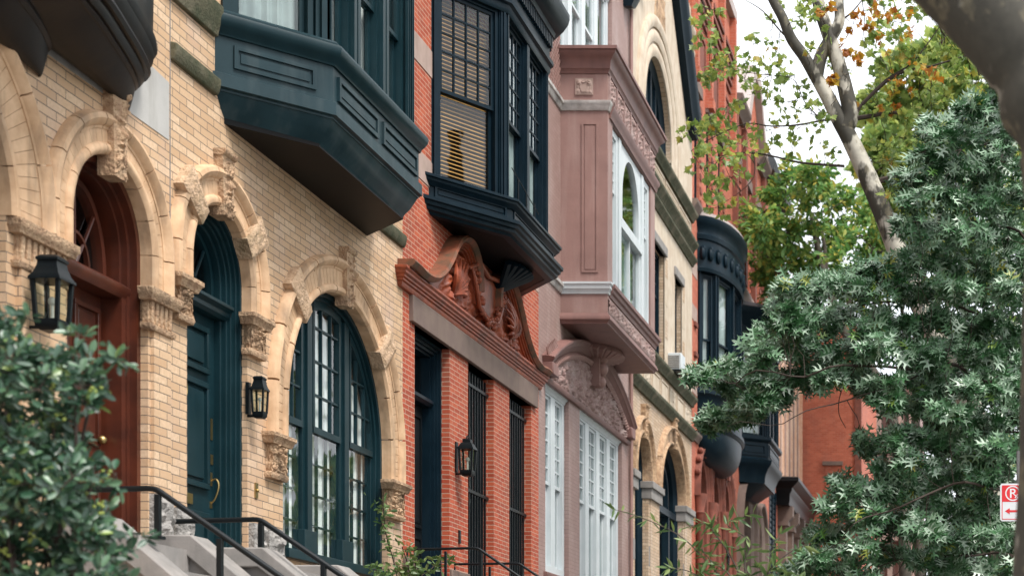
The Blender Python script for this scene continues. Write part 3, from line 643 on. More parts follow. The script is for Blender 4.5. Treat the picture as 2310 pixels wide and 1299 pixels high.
for x0, x1, nc in ((WC - WR + .12, WC - .63, 3), (WC - .37, WC + .37, 3), (WC + .63, WC + WR - .12, 3)):
    xm = (x0 + x1) / 2
    top = lambda s: archtop(s, WR - .13)
    # lower sash
    mb.box(x0, x0 + .045, ZB, MR, -.225, -.175); mb.box(x1 - .045, x1, ZB, MR, -.225, -.175); mb.box(x0, x1, ZB, ZB + .09, -.225, -.177); mb.box(x0, x1, MR - .02, MR + .035, -.215, -.173)
    for i in range(1, nc): x = x0 + (x1 - x0) * i / nc; mb.box(x - .01, x + .01, ZB, MR, -.215, -.183)
    for j in range(1, 4): z = ZB + .06 + (MR - ZB - .08) * j / 4; mb.box(x0, x1, z - .01, z + .01, -.214, -.184)
    # upper sash follows the arch
    mb.prism_z([(x0, MR), (x0 + .045, MR), (x0 + .045, top(x0 + .045)), (x0, top(x0))], -.185, -.13); mb.prism_z([(x1 - .045, MR), (x1, MR), (x1, top(x1)), (x1 - .045, top(x1 - .045))], -.185, -.13)
    mb.box(x0, x1, MR - .035, MR + .03, -.185, -.127)
    for i in range(1, nc): x = x0 + (x1 - x0) * i / nc; mb.box(x - .01, x + .01, MR, top(x), -.173, -.137)
    n = 12; mb.loft([[F(x0 + (x1 - x0) * i / n, top(x0 + (x1 - x0) * i / n) - o, dd) for o, dd in ((.05, -.185), (.05, -.129), (-.05, -.129), (-.05, -.185))] for i in range(n + 1)])
    zz = MR + .36
    while zz < top(xm) + .3:
        dx = math.sqrt(max(0, (WR - .13) ** 2 - (zz - WZ) ** 2)); l, r = max(x0, WC - dx), min(x1, WC + dx)
        if r - l > .05: mb.box(l, r, zz - .01, zz + .01, -.172, -.138)
        zz += .345
mb.build('sash', M['teal'], w)
mb = MB(); mb.sheet(archhole(WC, WZ, WR - .1, WR - .1, ZB, 30), -.161); mb.build('pane', M['glass'], w)
pleats('curtain', w, FL, WC - 1.3, WC - .45, ZB, 5.45, -.235, amp=.006, per=.16); pleats('curtain', w, FL, WC - .42, WC + .75, ZB, 5.75, -.237, amp=.006, per=.16); pleats('curtain', w, FL, WC + .5, WC + 1.33, ZB, 5.2, -.234, amp=.006, per=.16)
# oriel
PB = bayplan(14.62, 18.46, .745, .74); BY = thing  # plan of the body
mb = MB(); mb.loft([[F(s, z, d) for s, d in PB] for z in (7.02, 7.56)]); bay = mb.build('oriel', M['teal_body'], H1)
T1, T2, T3 = Pl(PB[0], PB[1]), Pl(PB[1], PB[2]), Pl(PB[2], PB[3])
mb = MB(); panel(mb, T1, .16, T1.L - .16, 7.24, 7.44, 0, .035, .02); mb.build('panel', M['teal_body'], bay)
mb = MB(); panel(mb, T2, .10, 1.12, 7.22, 7.44, 0, .04, .025); mb.build('panel', M['teal_body'], bay); mb = MB(); panel(mb, T2, 1.26, 2.28, 7.22, 7.44, 0, .04, .025); mb.build('panel', M['teal_body'], bay)
mb = MB(); panel(mb, T3, .16, T3.L - .16, 7.24, 7.44, 0, .035, .02); mb.build('panel', M['teal_body'], bay)
mb = MB(); mb.sweep(PB, [(-.1, 7.50), (.02, 7.50), (.03, 7.53), (.06, 7.56), (.085, 7.60), (.095, 7.64), (.085, 7.67), (.05, 7.685), (.05, 7.70), (.03, 7.72), (-.1, 7.73)]); mb.build('sill_moulding', M['teal'], bay)
mb = MB(); mb.sweep(PB, [(-.1, 7.18), (.0, 7.18), (.03, 7.165), (.035, 7.05), (.0, 7.04), (-.03, 6.98), (-.08, 6.89), (-.13, 6.83), (-.15, 6.79), (-.4, 6.79)]); mb.build('base_moulding', M['teal_body'], bay)
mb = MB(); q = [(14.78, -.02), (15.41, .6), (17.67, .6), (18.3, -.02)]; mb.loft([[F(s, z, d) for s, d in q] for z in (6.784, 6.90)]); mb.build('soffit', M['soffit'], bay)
PW = [(14.74, 0), (15.40, .66), (17.68, .66), (18.34, 0)]
U1, U2, U3 = Pl(PW[0], PW[1]), Pl(PW[1], PW[2]), Pl(PW[2], PW[3])
mb = MB(); ZT = 10.8
for U, L in ((U1, U1.L), (U2, U2.L), (U3, U3.L)):
    for a, b, o in ((-.02, .09, 0), (.0, .05, .04), (L - .09, L + .02, 0), (L - .05, L - .0, .04)): mb.box(a, b, 7.7, ZT, -.12, o, U)
    mb.box(0, L, 9.9, ZT, -.12, -.02, U)
for a in (.70, .80, 1.48, 1.58): mb.box(a - .035, a + .035, 7.7, ZT, -.12, .02, U2)
for k in range(4): mb.box(.0 + k * .03, .012 + k * .03, 7.75, ZT, 0, .055 - k * .01, U2); mb.box(2.16 + k * .035, 2.172 + k * .035, 7.75, ZT, 0, .03 + k * .008, U2)
mb.build('corner_posts', M['teal'], bay)
for U, L, parts in ((U1, U1.L, ((.1, U1.L - .1),)), (U2, U2.L, ((.09, .69), (.82, 1.47), (1.60, 2.18))), (U3, U3.L, ((.1, U3.L - .1),))):
    for a, b in parts: sash(bay, U, a, b, 7.72, 9.92, M['teal'], -.06, 8.62 if U is not U1 else 8.95, (1, 1), (1, 1), curtain='curtain' if U is not U1 else 'curtain_grey', flat=True, cn=.2)
mb = MB(); mb.loft([[F(s, z, d) for s, d in PB] for z in (10.5, 13)]); mb.build('upper_body', M['teal_body'], bay)
mb = MB(); mb.box(14.8, 18.3, 7.7, 10.5, -.01, .012); mb.build('room_shade_sheet', M['room'], bay)  # dark sheet over the wall, painted stand-in for the room's shade
mb = MB(); mb.prism([(-.02, 6.96), (.03, 6.96), (.05, 7.0), (.06, 7.06), (.06, 7.10), (-.02, 7.115)], 13.80, 14.62); mb.build('ledge', M['moss'], H1, bevel=.012)
mb = MB(); mb.prism([(-.02, 6.96), (.03, 6.96), (.05, 7.0), (.06, 7.06), (.06, 7.10), (-.02, 7.115)], 18.5, 19.4); mb.build('ledge', M['moss'], H1, bevel=.012)
mb = MB(); mb.prism([(-.02, 7.46), (.04, 7.46), (.06, 7.55), (.09, 7.66), (.09, 7.72), (-.02, 7.72)], 13.80, 14.60); mb.build('belt_course', M['moss'], H1, bevel=.01)
rough_stone('base_stone', H1, 15.3, 15.56, 3.0, 3.34, seed=5); rough_stone('base_stone', H1, 15.62, 15.98, 3.0, 3.34, seed=6); rough_stone('base_stone', H1, 13.83, 14.08, 2.6, 3.3, seed=2)
stoop(H1, 'stoop', 13.66, 15.5, 2.95, .80, .85)
mb = MB(); mb.box(15.42, 15.48, 3.58, 3.72, -.005, .012); mb.ball(F(15.45, 3.65, .018), .016); mb.build('doorbell', M['brass'], H1)
lantern('small black wall lantern between the teal door and the big arched window', 15.28, .11, 4.28, 4.66, .108, 'wall lanterns beside the doors', 'pagoda', .45)
rail('handrail', 'black handrail beside the teal door, behind the nearest stair rail', 13.75, [(-.02, 3.17), (.76, 3.19), (2.9, 1.72)], [(.02, 3.16, .12), (.77, 3.17, .32), (1.28, 2.84, .55), (2.5, 1.98, .7)], group='black stair handrails')

# ================================================================ HOUSE 2: red brick, navy oriel, swan-neck pediment
Y0, Y1 = 19.41, 25.46; H2 = thing('row_house', 'red brick row house with a carved terracotta pediment under a navy oriel', 'house', F(22.4, 0, 0), 'row houses along the street')
hol = [rect(19.83, 21.15, 3.05, 6.18), rect(21.92, 23.09, 3.0, 6.18), rect(23.86, 25.04, 3.0, 6.18)]
mb = MB(); wall_face(mb, rect(Y0, Y1, 0, 14), hol, depth=.32); mb.build('wall', M['red_brick'], H2); backing(H2, Y0, Y1, 14)
mb = MB(); mb.box(19.64, 25.25, 6.18, 6.49, -.3, .05); mb.build('lintel', M['brownstone'], H2, bevel=.008)
for z in (8.12, 9.47): 
    for s0, s1 in ((19.42, 20.6), (24.3, 25.45)): mb = MB(); mb.box(s0, s1, z - .16, z + .16, -.02, .008); mb.build('stone_band', M['pinkstone'], H2)
# pediment
mb = MB(); A0, A1 = 19.28, 25.42
mb.sweep([(A0, 0), (A0, .01), (A1, .01), (A1, 0)], [(-.03, 6.49), (.03, 6.49), (.045, 6.52), (.045, 6.545), (.065, 6.555), (.065, 6.58), (.085, 6.59), (.085, 6.615), (.11, 6.63), (.11, 6.66), (.13, 6.68), (.13, 6.71), (.03, 6.73), (-.03, 6.73)])
ped = mb.build('pediment', M['terracotta'], H2, bevel=.004)
def neck(sgn):
    s_edge = 22.37 - sgn * (22.37 - 19.24); pts = []
    cur = [(0, 6.80), (.25, 6.80), (.5, 6.78), (.85, 6.83), (1.15, 6.97), (1.4, 7.16), (1.62, 7.38), (1.85, 7.56), (2.1, 7.66), (2.36, 7.66), (2.58, 7.54), (2.7, 7.35), (2.74, 7.1)]
    return [(s_edge + sgn * a, z) for a, z in cur]
for sgn in (1, -1):
    c = smooth(neck(sgn), 5)
    for name, prof, mat in (('scroll', [(.0, -.02), (.0, .19), (-.03, .21), (-.06, .19), (-.085, .16), (-.085, -.02)], 'terracotta_edge'), ('scroll_moulding', [(-.083, -.02), (-.083, .14), (-.11, .14), (-.11, .115), (-.14, .115), (-.14, .09), (-.17, .09), (-.17, .06), (-.2, .06), (-.2, -.02)], 'terracotta')):
        mb = MB(); rings = []
        for i, p in enumerate(c):
            t = (c[min(i + 1, len(c) - 1)] - c[max(i - 1, 0)]).normalized(); n = Vector((-t.y, t.x, 0)) * sgn
            rings.append([F(p.x + n.x * r, p.y + n.y * r, d) for r, d in prof])
        mb.loft(rings); mb.build(name, M[mat], ped)
def topz(s):
    a = min(s - 19.24, 25.5 - s); cur = [(0, 6.7), (.5, 6.7), (.85, 6.75), (1.15, 6.9), (1.4, 7.1), (1.62, 7.3), (1.85, 7.48), (2.1, 7.56), (2.5, 7.5), (2.7, 7.35), (3.2, 7.3)]
    for (x0, y0), (x1, y1) in zip(cur, cur[1:]):
        if a <= x1: return y0 + (y1 - y0) * (a - x0) / (x1 - x0)
    return cur[-1][1]
mb = MB(); na, nz_ = 300, 64; b = 0
for j in range(nz_ + 1):
    for i in range(na + 1):
        s = 19.9 + 4.9 * i / na; zt = max(topz(s) - .1, 6.76); z = 6.72 + (zt - 6.72) * j / nz_
        env = min(1, (zt - 6.72) * 2.5) * min(1, j / 5, (nz_ - j) / 5); cs = 1 if s < 22.37 else -1; cc = 22.37 - cs * 1.35
        th = math.atan2(z - 6.98, (s - cc)); rr_ = math.hypot(s - cc, z - 6.98); spiral = max(0, math.sin(15 * rr_ - cs * 2.0 * th))
        mb.v.append(F(s, z, .02 + env * (.075 * leafy(s, z, 1.0, 3.4) + .055 * spiral ** .5 * (1 if rr_ < .75 else .4) + .02 * leafy(s, z, 4.0, 9))))
for j in range(nz_):
    for i in range(na): k = j * (na + 1) + i; mb.f.append((k, k + 1, k + na + 2, k + na + 1))
mb.build('carved_tympanum', M['terracotta'], ped, sharp=60)
# cartouche shield, acanthus leaves and fruit swag
mb = MB()
mb.prism_z([(21.75, 7.3), (22.1, 7.42), (22.37, 7.36), (22.64, 7.42), (22.99, 7.3), (22.9, 7.05), (22.85, 6.93), (22.37, 6.80), (21.89, 6.93), (21.84, 7.05)], .0, .11)
mb.tube([F(21.7, 7.36, .12), F(21.8, 7.1, .15), F(21.95, 6.9, .14), F(22.37, 6.80, .13), F(22.8, 6.9, .14), F(22.94, 7.1, .15), F(23.04, 7.36, .12)], [.022, .03, .03, .025, .03, .03, .022], 8)
mb.tube([F(21.62, 7.32, .1), F(21.9, 7.46, .16), F(22.37, 7.40, .14), F(22.84, 7.46, .16), F(23.12, 7.32, .1)], [.025, .035, .03, .035, .025], 8)
mb.build('cartouche', M['terracotta'], ped)
rs = random.Random(5); mb = MB()
for k in range(46):
    t = k / 45; s = 21.85 + 1.1 * t; z = 7.2 - .42 * math.sin(PI * t); mb.ball(F(s + rs.uniform(-.05, .05), z + rs.uniform(-.06, .06), .11 + rs.uniform(0, .06)), rs.uniform(.02, .045), 7)
for cx_ in (21.85, 22.95):
    for k in range(12): mb.ball(F(cx_ + rs.uniform(-.08, .08), 7.25 + rs.uniform(-.12, .12), .12 + rs.uniform(0, .05)), rs.uniform(.02, .04), 6)
mb.build('fruit_swag', M['terracotta'], ped)
for sg in (1, -1):
    mb = MB()
    for k in range(9):
        a0 = R(20 + k * 17); L = .42 - .02 * k; bx = 22.37 - sg * 1.25; bz = 6.86 + .0
        pts = []
        for q in range(6):
            t = q / 5; an = a0 + t * 1.1; pts.append(F(bx - sg * math.cos(an) * L * t * (1.6 if k < 4 else 1.1), bz + math.sin(a0 + t * .4) * L * t * 1.35, .05 + .11 * math.sin(t * PI * .8)))
        mb.tube(pts, [.022, .034, .036, .03, .022, .010], 6)
    mb.build('acanthus', M['terracotta'], ped)
# door
mb = MB()
for k, (a, e) in enumerate(((.0, -.1), (.035, -.13), (.07, -.16), (.10, -.2))):
    mb.box(19.83 + a, 19.83 + a + .04, 3.05, 6.17, -.32, e); mb.box(21.15 - a - .04, 21.15 - a, 3.05, 6.17, -.32, e); mb.box(19.83 + a, 21.15 - a, 6.14 - a, 6.175 - a, -.32, e + .002)
mb.prism([(-.32, 5.42), (-.2, 5.42), (-.16, 5.46), (-.16, 5.5), (-.32, 5.5)], 19.95, 21.03)
mb.build('door_frame', M['navy'], H2)
mb = MB(); mb.box(19.97, 21.01, 3.07, 5.42, -.36, -.30)
for x0 in (20.04, 20.52): 
    for z0, z1 in ((3.2, 3.8), (3.9, 5.3)): panel(mb, FL, x0, x0 + .42, z0, z1, -.30)
dr = mb.build('door', M['black'], H2); mb = MB(); mb.ball(F(20.12, 4.12, -.25), .035); mb.build('handle', M['brass'], dr)
mb = MB(); mb.box(19.97, 21.01, 5.5, 6.1, -.31, -.305); mb.build('transom_pane', M['glass'], dr)
mb = MB(); mb.box(21.5, 21.56, 3.78, 3.95, -.005, .02); mb.build('doorbell', M['black'], H2)
for x0, x1 in ((21.92, 23.09), (23.86, 25.04)):
    w = sash(H2, FL, x0, x1, 3.0, 6.18, M['navy'], -.18, 4.55, (1, 1), (1, 1), fw=.09, curtain='curtain_grey')
    mb = MB()
    for k in range(9): x = x0 + .1 + (x1 - x0 - .2) * k / 8; mb.box(x - .012, x + .012, 3.05, 6.12, -.105, -.081)
    for z in (3.3, 4.55, 5.95): mb.box(x0 - .0, x1 + .0, z - .02, z + .02, -.11, -.07)
    mb.build('security_grille', M['black'], w)
for x0, x1 in ((19.42, 19.83), (21.15, 21.92), (23.09, 23.86)):
    mb = MB(); mb.box(x0 + .003, x1 - .003, 2.7, 3.42, -.03, .035); mb.build('base_stone', M['brownstone'], H2, bevel=.01)
stoop(H2, 'stoop', 19.5, 21.5, 3.05, .9, .8, 'brownstone')
# oriel
PB = bayplan(20.34, 24.46, .73, .98)
mb = MB(); mb.loft([[F(s, z, d) for s, d in PB] for z in (7.78, 8.02)]); bay = mb.build('oriel', M['navy'], H2)
T1, T2, T3 = Pl(PB[0], PB[1]), Pl(PB[1], PB[2]), Pl(PB[2], PB[3])
for T in (T1, T2, T3):
    mb = MB(); panel(mb, T, .08, T.L - .08, 7.85, 8.0, 0, .03, .018); mb.build('panel', M['navy'], bay)
mb = MB(); mb.sweep(PB, [(-.1, 7.98), (.02, 7.98), (.035, 8.0), (.07, 8.03), (.075, 8.06), (.1, 8.07), (.1, 8.1), (.05, 8.12), (-.1, 8.12)]); mb.build('sill_moulding', M['navy'], bay)
mb = MB(); mb.sweep(PB, [(-.12, 7.64), (-.02, 7.64), (.0, 7.67), (.045, 7.68), (.05, 7.72), (.085, 7.73), (.09, 7.77), (.12, 7.78), (.12, 7.82), (.0, 7.84), (-.12, 7.84)]); mb.build('base_moulding', M['navy'], bay)
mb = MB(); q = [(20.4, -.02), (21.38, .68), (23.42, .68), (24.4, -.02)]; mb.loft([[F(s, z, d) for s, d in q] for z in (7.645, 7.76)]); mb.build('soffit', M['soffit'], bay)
mb = MB()
for k in range(9): a = R(-64 + 16 * k); mb.tube([F(22.9, 7.3, .02), F(22.9 + .12 * math.sin(a), 7.43, .2), F(22.9 + .5 * math.sin(a), 7.62, .25 + .3 * math.cos(a))], [.03, .05, .05], 6)
mb.build('fan_bracket', M['navy'], bay)
PW = [(20.44, 0), (21.38, .64), (23.42, .64), (24.36, 0)]; U1, U2, U3 = Pl(PW[0], PW[1]), Pl(PW[1], PW[2]), Pl(PW[2], PW[3])
mb = MB()
for U in (U1, U2, U3):
    L = U.L
    for a, b, o in ((-.02, .1, 0), (.02, .05, .03), (.06, .085, .018), (L - .1, L + .02, 0), (L - .05, L - .02, .03), (L - .085, L - .06, .018)): mb.box(a, b, 8.1, 10.5, -.12, o, U)
mb.box(.96, 1.08, 8.1, 10.5, -.12, .02, U2); mb.build('corner_posts', M['navy'], bay)
sash(bay, U1, .1, U1.L - .1, 8.11, 10.5, M['navy'], -.05, 9.24, (4, 5), (1, 1), curtain='blind', flat=True)
sash(bay, U2, .1, .97, 8.11, 10.5, M['navy'], -.05, 9.24, (4, 5), (1, 1), curtain='curtain_grey', flat=True); sash(bay, U2, 1.07, 1.94, 8.11, 10.5, M['navy'], -.05, 9.24, (4, 5), (1, 1), curtain='curtain_grey', flat=True)
sash(bay, U3, .1, U3.L - .1, 8.11, 10.5, M['navy'], -.05, 9.24, (4, 5), (1, 1), flat=True)
mb = MB(); mb.sweep(PW, [(-.3, 10.48), (.03, 10.48), (.05, 10.52), (.05, 10.58), (.09, 10.6), (.09, 10.66), (.04, 10.68), (.04, 10.98), (.1, 11.0), (.12, 11.06), (.22, 11.1), (.28, 11.2), (.30, 11.28), (.30, 11.34), (-.3, 11.36)])
mb.build('cornice', M['navy'], bay)
mb = MB()
for U in (U1, U2, U3):
    k = 0
    while .04 + k * .085 < U.L - .04: a = .04 + k * .085; mb.box(a, a + .045, 10.84, 10.99, .0, .085, U); k += 1
mb.build('dentils', M['navy'], bay)
mb = MB(); mb.box(20.5, 24.3, 8.1, 10.5, -.01, .012); mb.build('room_shade_sheet', M['room'], bay)
mb = MB(); mb.loft([[F(s, z, d) for s, d in PW] for z in (11.3, 13)]); mb.build('upper_body', M['navy'], bay)
mb = MB(); mb.tube([F(21.6, 8.12, .74), F(21.6, 8.45, .74)], .012, 6); mb.tube([F(22.0, 8.12, .74), F(22.0, 8.4, .74)], .012, 6); mb.tube([F(22.4, 8.12, .74), F(22.4, 8.38, .74)], .012, 6); mb.tube([F(21.3, 8.5, .74), F(22.6, 8.3, .74)], .006, 6); mb.build('planter_guard', M['black'], bay)
lantern('black wall lantern with a ring top on the red brick pier', 21.40, .15, 4.62, 5.13, .17, 'wall lanterns beside the doors', 'ring', .42)
rail('handrail', 'thin black handrail at the left of the red house stoop', 19.56, [(-.01, 3.51), (.82, 3.53), (2.9, 2.1)], [(.0, 3.5, .6), (.45, 3.5, .6), (.86, 3.5, .7), (2.4, 2.4, .8)], .016, .014, 'black stair handrails')
rail('handrail', 'thin black handrail at the right of the red house stoop', 21.34, [(-.01, 3.5), (.82, 3.51), (2.9, 2.1)], [(.0, 3.48, .5), (.45, 3.48, .5), (.86, 3.48, .7), (2.4, 2.4, .8)], .016, .014, 'black stair handrails')

# ================================================================ HOUSE 3: pink painted brick, square oriel, carved tympanum
Y0, Y1 = 25.46, 32.15; H3 = thing('row_house', 'pink painted row house with a square oriel above a carved arched tympanum', 'house', F(28.8, 0, 0), 'row houses along the street')
hol = [rect(25.86, 27.35, 3.8, 6.70), rect(28.1, 31.47, 3.3, 6.70), rect(26.75, 30.6, 12.15, 14.6)]
mb = MB(); wall_face(mb, rect(Y0, Y1, 0, 15), hol); mb.build('wall', M['pink_brick'], H3); backing(H3, Y0, Y1, 15)
def white_lights(parent, x0, x1, n, z0, z1, zm, grid):
    w_ = (x1 - x0) / n
    for i in range(n):
        a, b = x0 + i * w_, x0 + (i + 1) * w_
        sash(parent, FL, a, b, z0, z1, M['white'], -.10, zm, grid, (1, 1), fw=.13, sw=.05, mw=.022, curtain='curtain_grey')
    mb = MB(); mb.prism([(-.2, z1 - .1), (-.06, z1 - .1), (-.04, z1 - .05), (-.01, z1 - .03), (-.01, z1 + .0), (-.2, z1)], x0, x1); mb.build('window_head', M['white'], parent)
white_lights(H3, 25.88, 27.33, 2, 3.8, 6.70, 5.22, (2, 6)); white_lights(H3, 28.12, 31.45, 4, 3.3, 6.70, 5.22, (2, 6))
white_lights(H3, 26.77, 30.58, 4, 12.15, 14.6, 13.4, (1, 1))
mb = MB(); mb.prism([(-.1, 3.68), (.04, 3.68), (.06, 3.72), (.06, 3.78), (-.1, 3.81)], 25.75, 27.5); mb.build('sill', M['pink_dark'], H3, bevel=.006)
# belt mouldings (peeling white) running into the oriel
for z in (8.27, 11.18):
    mb = MB(); mb.sweep([(Y0 + .01, 0), (26.78, 0)], [(-.02, z), (.02, z + .01), (.04, z + .05), (.045, z + .09), (.07, z + .11), (.07, z + .16), (-.02, z + .18)]); mb.build('belt_course', M['weathered_white'], H3)
mb = MB()
for j in range(17):
    for i in range(11):
        a = 25.55 + i * .112 + (j % 2) * .056
        if a < 26.72: mb.box(a, a + .056, 11.42 + j * .0615, 11.47 + j * .0615, -.01, .022)
mb.build('diaper_brickwork', M['pink'], H3)
mb = MB(); mb.sweep([(Y0 + .01, 0), (26.74, 0)], [(-.02, 12.5), (.03, 12.5), (.06, 12.56), (.06, 12.6), (-.02, 12.62)]); mb.build('string_course', M['pink'], H3)
# oriel
B0_, B1_, BD = 26.8, 30.75, .75; PB = [(B0_, 0), (B0_, BD), (B1_, BD), (B1_, 0)]
SD = Pl((B0_, 0), (B0_, BD)); FR = Pl((B0_, BD), (B1_, BD)); SR = Pl((B1_, BD), (B1_, 0))
mb = MB(); mb.loft([[F(s, z, d) for s, d in PB] for z in (7.97, 8.44)]); ori = mb.build('oriel', M['pink'], H3)
mb = MB(); wall_face(mb, rect(.0, BD - .001, 8.44, 11.2), [], 0, .12, SD); wall_face(mb, rect(0, BD - .001, 8.44, 11.2), [], 0, .12, SR)
wall_face(mb, rect(.004, B1_ - B0_ - .004, 8.44, 11.2), [rect(.36, 3.55, 8.5, 11.1)], .001, .12, FR); mb.loft([[F(s, z, d) for s, d in PB] for z in (11.2, 12.1)]); mb.build('oriel_wall', M['pink'], ori)
mb = MB(); panel(mb, SD, .34, .60, 8.62, 11.0, 0, .03, .016); mb.build('side_panel', M['pink'], ori)
mb = MB(); mb.sweep([PB[0], PB[1], (B0_ + .1, BD)], [(-.05, 8.27), (.02, 8.28), (.03, 8.34), (.05, 8.36), (.05, 8.41), (.07, 8.43), (.07, 8.46), (-.05, 8.47)]); mb.build('side_belt', M['white'], ori)
mb = MB(); mb.sweep([(B0_ + .1, BD), PB[2], PB[3]], [(-.05, 8.24), (.02, 8.25), (.03, 8.31), (.06, 8.33), (.07, 8.38), (.1, 8.40), (.1, 8.46), (-.05, 8.47)]); mb.build('sill_moulding', M['pink_dark'], ori)
mb = MB(); mb.sweep([PB[0], PB[1], (B0_ + .1, BD)], [(-.05, 11.18), (.02, 11.19), (.04, 11.24), (.05, 11.28), (.06, 11.3), (.06, 11.34), (-.05, 11.35)]); mb.build('side_belt', M['weathered_white'], ori)
mb = MB(); mb.sweep([(B0_ + .1, BD), PB[2], PB[3]], [(-.05, 11.10), (.03, 11.11), (.05, 11.2), (.08, 11.25), (.08, 11.30), (-.05, 11.33)]); mb.build('head_moulding', M['pink_dark'], ori)
mb = MB(); mb.sweep(PB, [(-.1, 7.98), (.0, 7.98), (.03, 7.94), (.05, 7.90), (.05, 7.87), (.02, 7.85), (.0, 7.82), (-.1, 7.82)]); mb.build('base_moulding', M['pink_dark'], ori)
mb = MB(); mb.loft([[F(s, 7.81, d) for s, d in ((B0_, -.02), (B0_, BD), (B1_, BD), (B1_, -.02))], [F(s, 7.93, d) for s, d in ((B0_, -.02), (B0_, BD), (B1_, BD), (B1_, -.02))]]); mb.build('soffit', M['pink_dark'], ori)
mb = MB(); mb.field(.03, B1_ - B0_ - .03, 8.0, 8.23, lambda u, v: .006 + .04 * leafy(u * 11, v, 2, 4) * min(1, min(v, 1 - v) * 6), 170, 12, FR); mb.build('carved_apron', M['pink_relief'], ori)
mb = MB(); mb.sweep(PB, [(-.1, 11.78), (.02, 11.78), (.03, 11.83), (.05, 11.85), (.06, 11.95), (.10, 12.02), (.15, 12.06), (.16, 12.10), (.19, 12.11), (.19, 12.16), (-.1, 12.2)]); mb.build('cornice', M['pink_dark'], ori)
for i in range(7):
    a = .08 + i * .545; mb = MB(); mb.field(a, a + .44, 11.38, 11.74, lambda u, v: .02 + .05 * leafy(u * 2, v * 1.6, i, 3) * min(1, min(u, 1 - u, v, 1 - v) * 7), 24, 18, FR); mb.box(a - .035, a, 11.36, 11.76, 0, .035, FR); mb.build('frieze_panel', M['pink_relief'], ori)
mb = MB(); mb.box(.24, .52, 11.44, 11.70, 0, .02, SD)
def crest(u, v):
    x, y = (u - .5) * 2, (v - .5) * 2; e = min(1, min(u, 1 - u, v, 1 - v) * 9)
    sh = 1 if abs(x) < .55 * (1 - max(0, -y - .1) ** 2) and -.8 < y < .6 else 0; q = math.hypot(abs(x) - .62, y - .45)
    return .022 + e * (.012 * sh + .022 * math.exp(-(q / .22) ** 2) + .018 * leafy(u, v, 9, 5) * (1 - sh) + .014 * math.exp(-((y - .62 + .12 * math.cos(x * 6)) / .1) ** 2))
mb.field(.255, .505, 11.455, 11.685, crest, 28, 28, SD); mb.build('crest_panel', M['pinkstone'], ori)
# oriel windows
mb = MB(); mb.box(B0_ + .2, B1_ - .2, 8.4, 11.2, -.01, .012); mb.build('room_shade_sheet', M['room'], ori)
sash(ori, FR, .38, .90, 8.5, 11.08, M['white'], -.06, 10.12, (2, 5), (1, 1), fw=.11, curtain='curtain_grey', flat=True, cn=.1)
sash(ori, FR, 3.0, 3.53, 8.5, 11.08, M['white'], -.06, 10.12, (2, 5), (1, 1), fw=.11, curtain='curtain_grey', flat=True, cn=.1)
mb = MB(); x0, x1 = .92, 2.98; xc = (x0 + x1) / 2
for m in ((x0, x0 + .18), (x1 - .18, x1)): mb.box(m[0], m[1], 8.5, 11.08, -.12, -.01, FR)
wall_face(mb, rect(x0 + .18, x1 - .18, 9.74, 11.08), [[(a, z) for a, z in archhole(xc, 10.2, .68, .78, 9.86)]], -.03, .08, FR)
mb.box(x0 + .18, x1 - .18, 9.66, 9.80, -.12, .0, FR); mb.box(x0 + .18, x1 - .18, 8.5, 8.6, -.12, -.03, FR)
mb.box(xc - .03, xc + .03, 8.6, 9.7, -.1, -.05, FR); mb.box(x0 + .18, x0 + .25, 8.6, 9.7, -.1, -.045, FR); mb.box(x1 - .25, x1 - .18, 8.6, 9.7, -.1, -.045, FR)
mb.build('window_frame', M['white'], ori)
mb = MB(); mb.box(x0 + .2, x1 - .2, 9.8, 11.05, -.085, -.08, FR); mb.box(x0 + .2, x1 - .2, 8.6, 9.7, -.095, -.09, FR); mb.build('pane', M['glass'], ori)
pleats('curtain', ori, FR, x0 + .2, x1 - .2, 8.55, 9.8, -.2, 'curtain_grey')
# shell bracket under the oriel
mb = MB()
for k in range(13): a = R(-78 + 13 * k); mb.tube([F(28.9, 7.62, .03), F(28.9 + .25 * math.sin(a), 7.70, .03 + .3 * math.cos(a)), F(28.9 + .75 * math.sin(a), 7.79, .03 + .5 * math.cos(a))], [.03, .045, .075], 6)
mb.build('shell_bracket', M['pink'], ori)
# arched tympanum
AC, AR, AH = 28.83, 6.6, 3.12; AZ = 7.74 - AR; a_ = math.asin(AH / AR)
def PA(t): an = PI / 2 + a_ - 2 * a_ * t; return (AC + AR * math.cos(an), AZ + AR * math.sin(an), math.cos(an), math.sin(an))
mb = MB(); mb.arc(PA, 0, 1, [(-.10, -.02), (-.10, .06), (-.06, .10), (-.02, .12), (.0, .15), (.04, .16), (.07, .19), (.10, .19), (.12, .1), (.12, -.02)], 60); tym = mb.build('arched_hood', M['pink_dark'], H3)
mb = MB()
for k in range(74):
    s, z, n1, n2 = PA((k + .5) / 74); T_ = (n2, -n1)
    c0 = (s - n1 * .16, z - n2 * .16); mb.tube([F(c0[0] - T_[0] * .045 - n1 * .05, c0[1] - T_[1] * .045 - n2 * .05, .05), F(c0[0], c0[1], .085), F(c0[0] + T_[0] * .045 + n1 * .05, c0[1] + T_[1] * .045 + n2 * .05, .05)], [.022, .036, .022], 6)
mb.build('rope_moulding', M['pink'], tym)
for ks in (range(7), range(52, 74)):
    mb = MB()
    for k in ks: s, z, n1, n2 = PA((k + .5) / 74); mb.tube([F(s + n1 * .11, z + n2 * .11, .1), F(s + n1 * .24, z + n2 * .24, .08)], [.03, .012], 5)
    mb.build('cresting', M['pink'], tym)
nx_, nz_ = 330, 52; mb = MB()
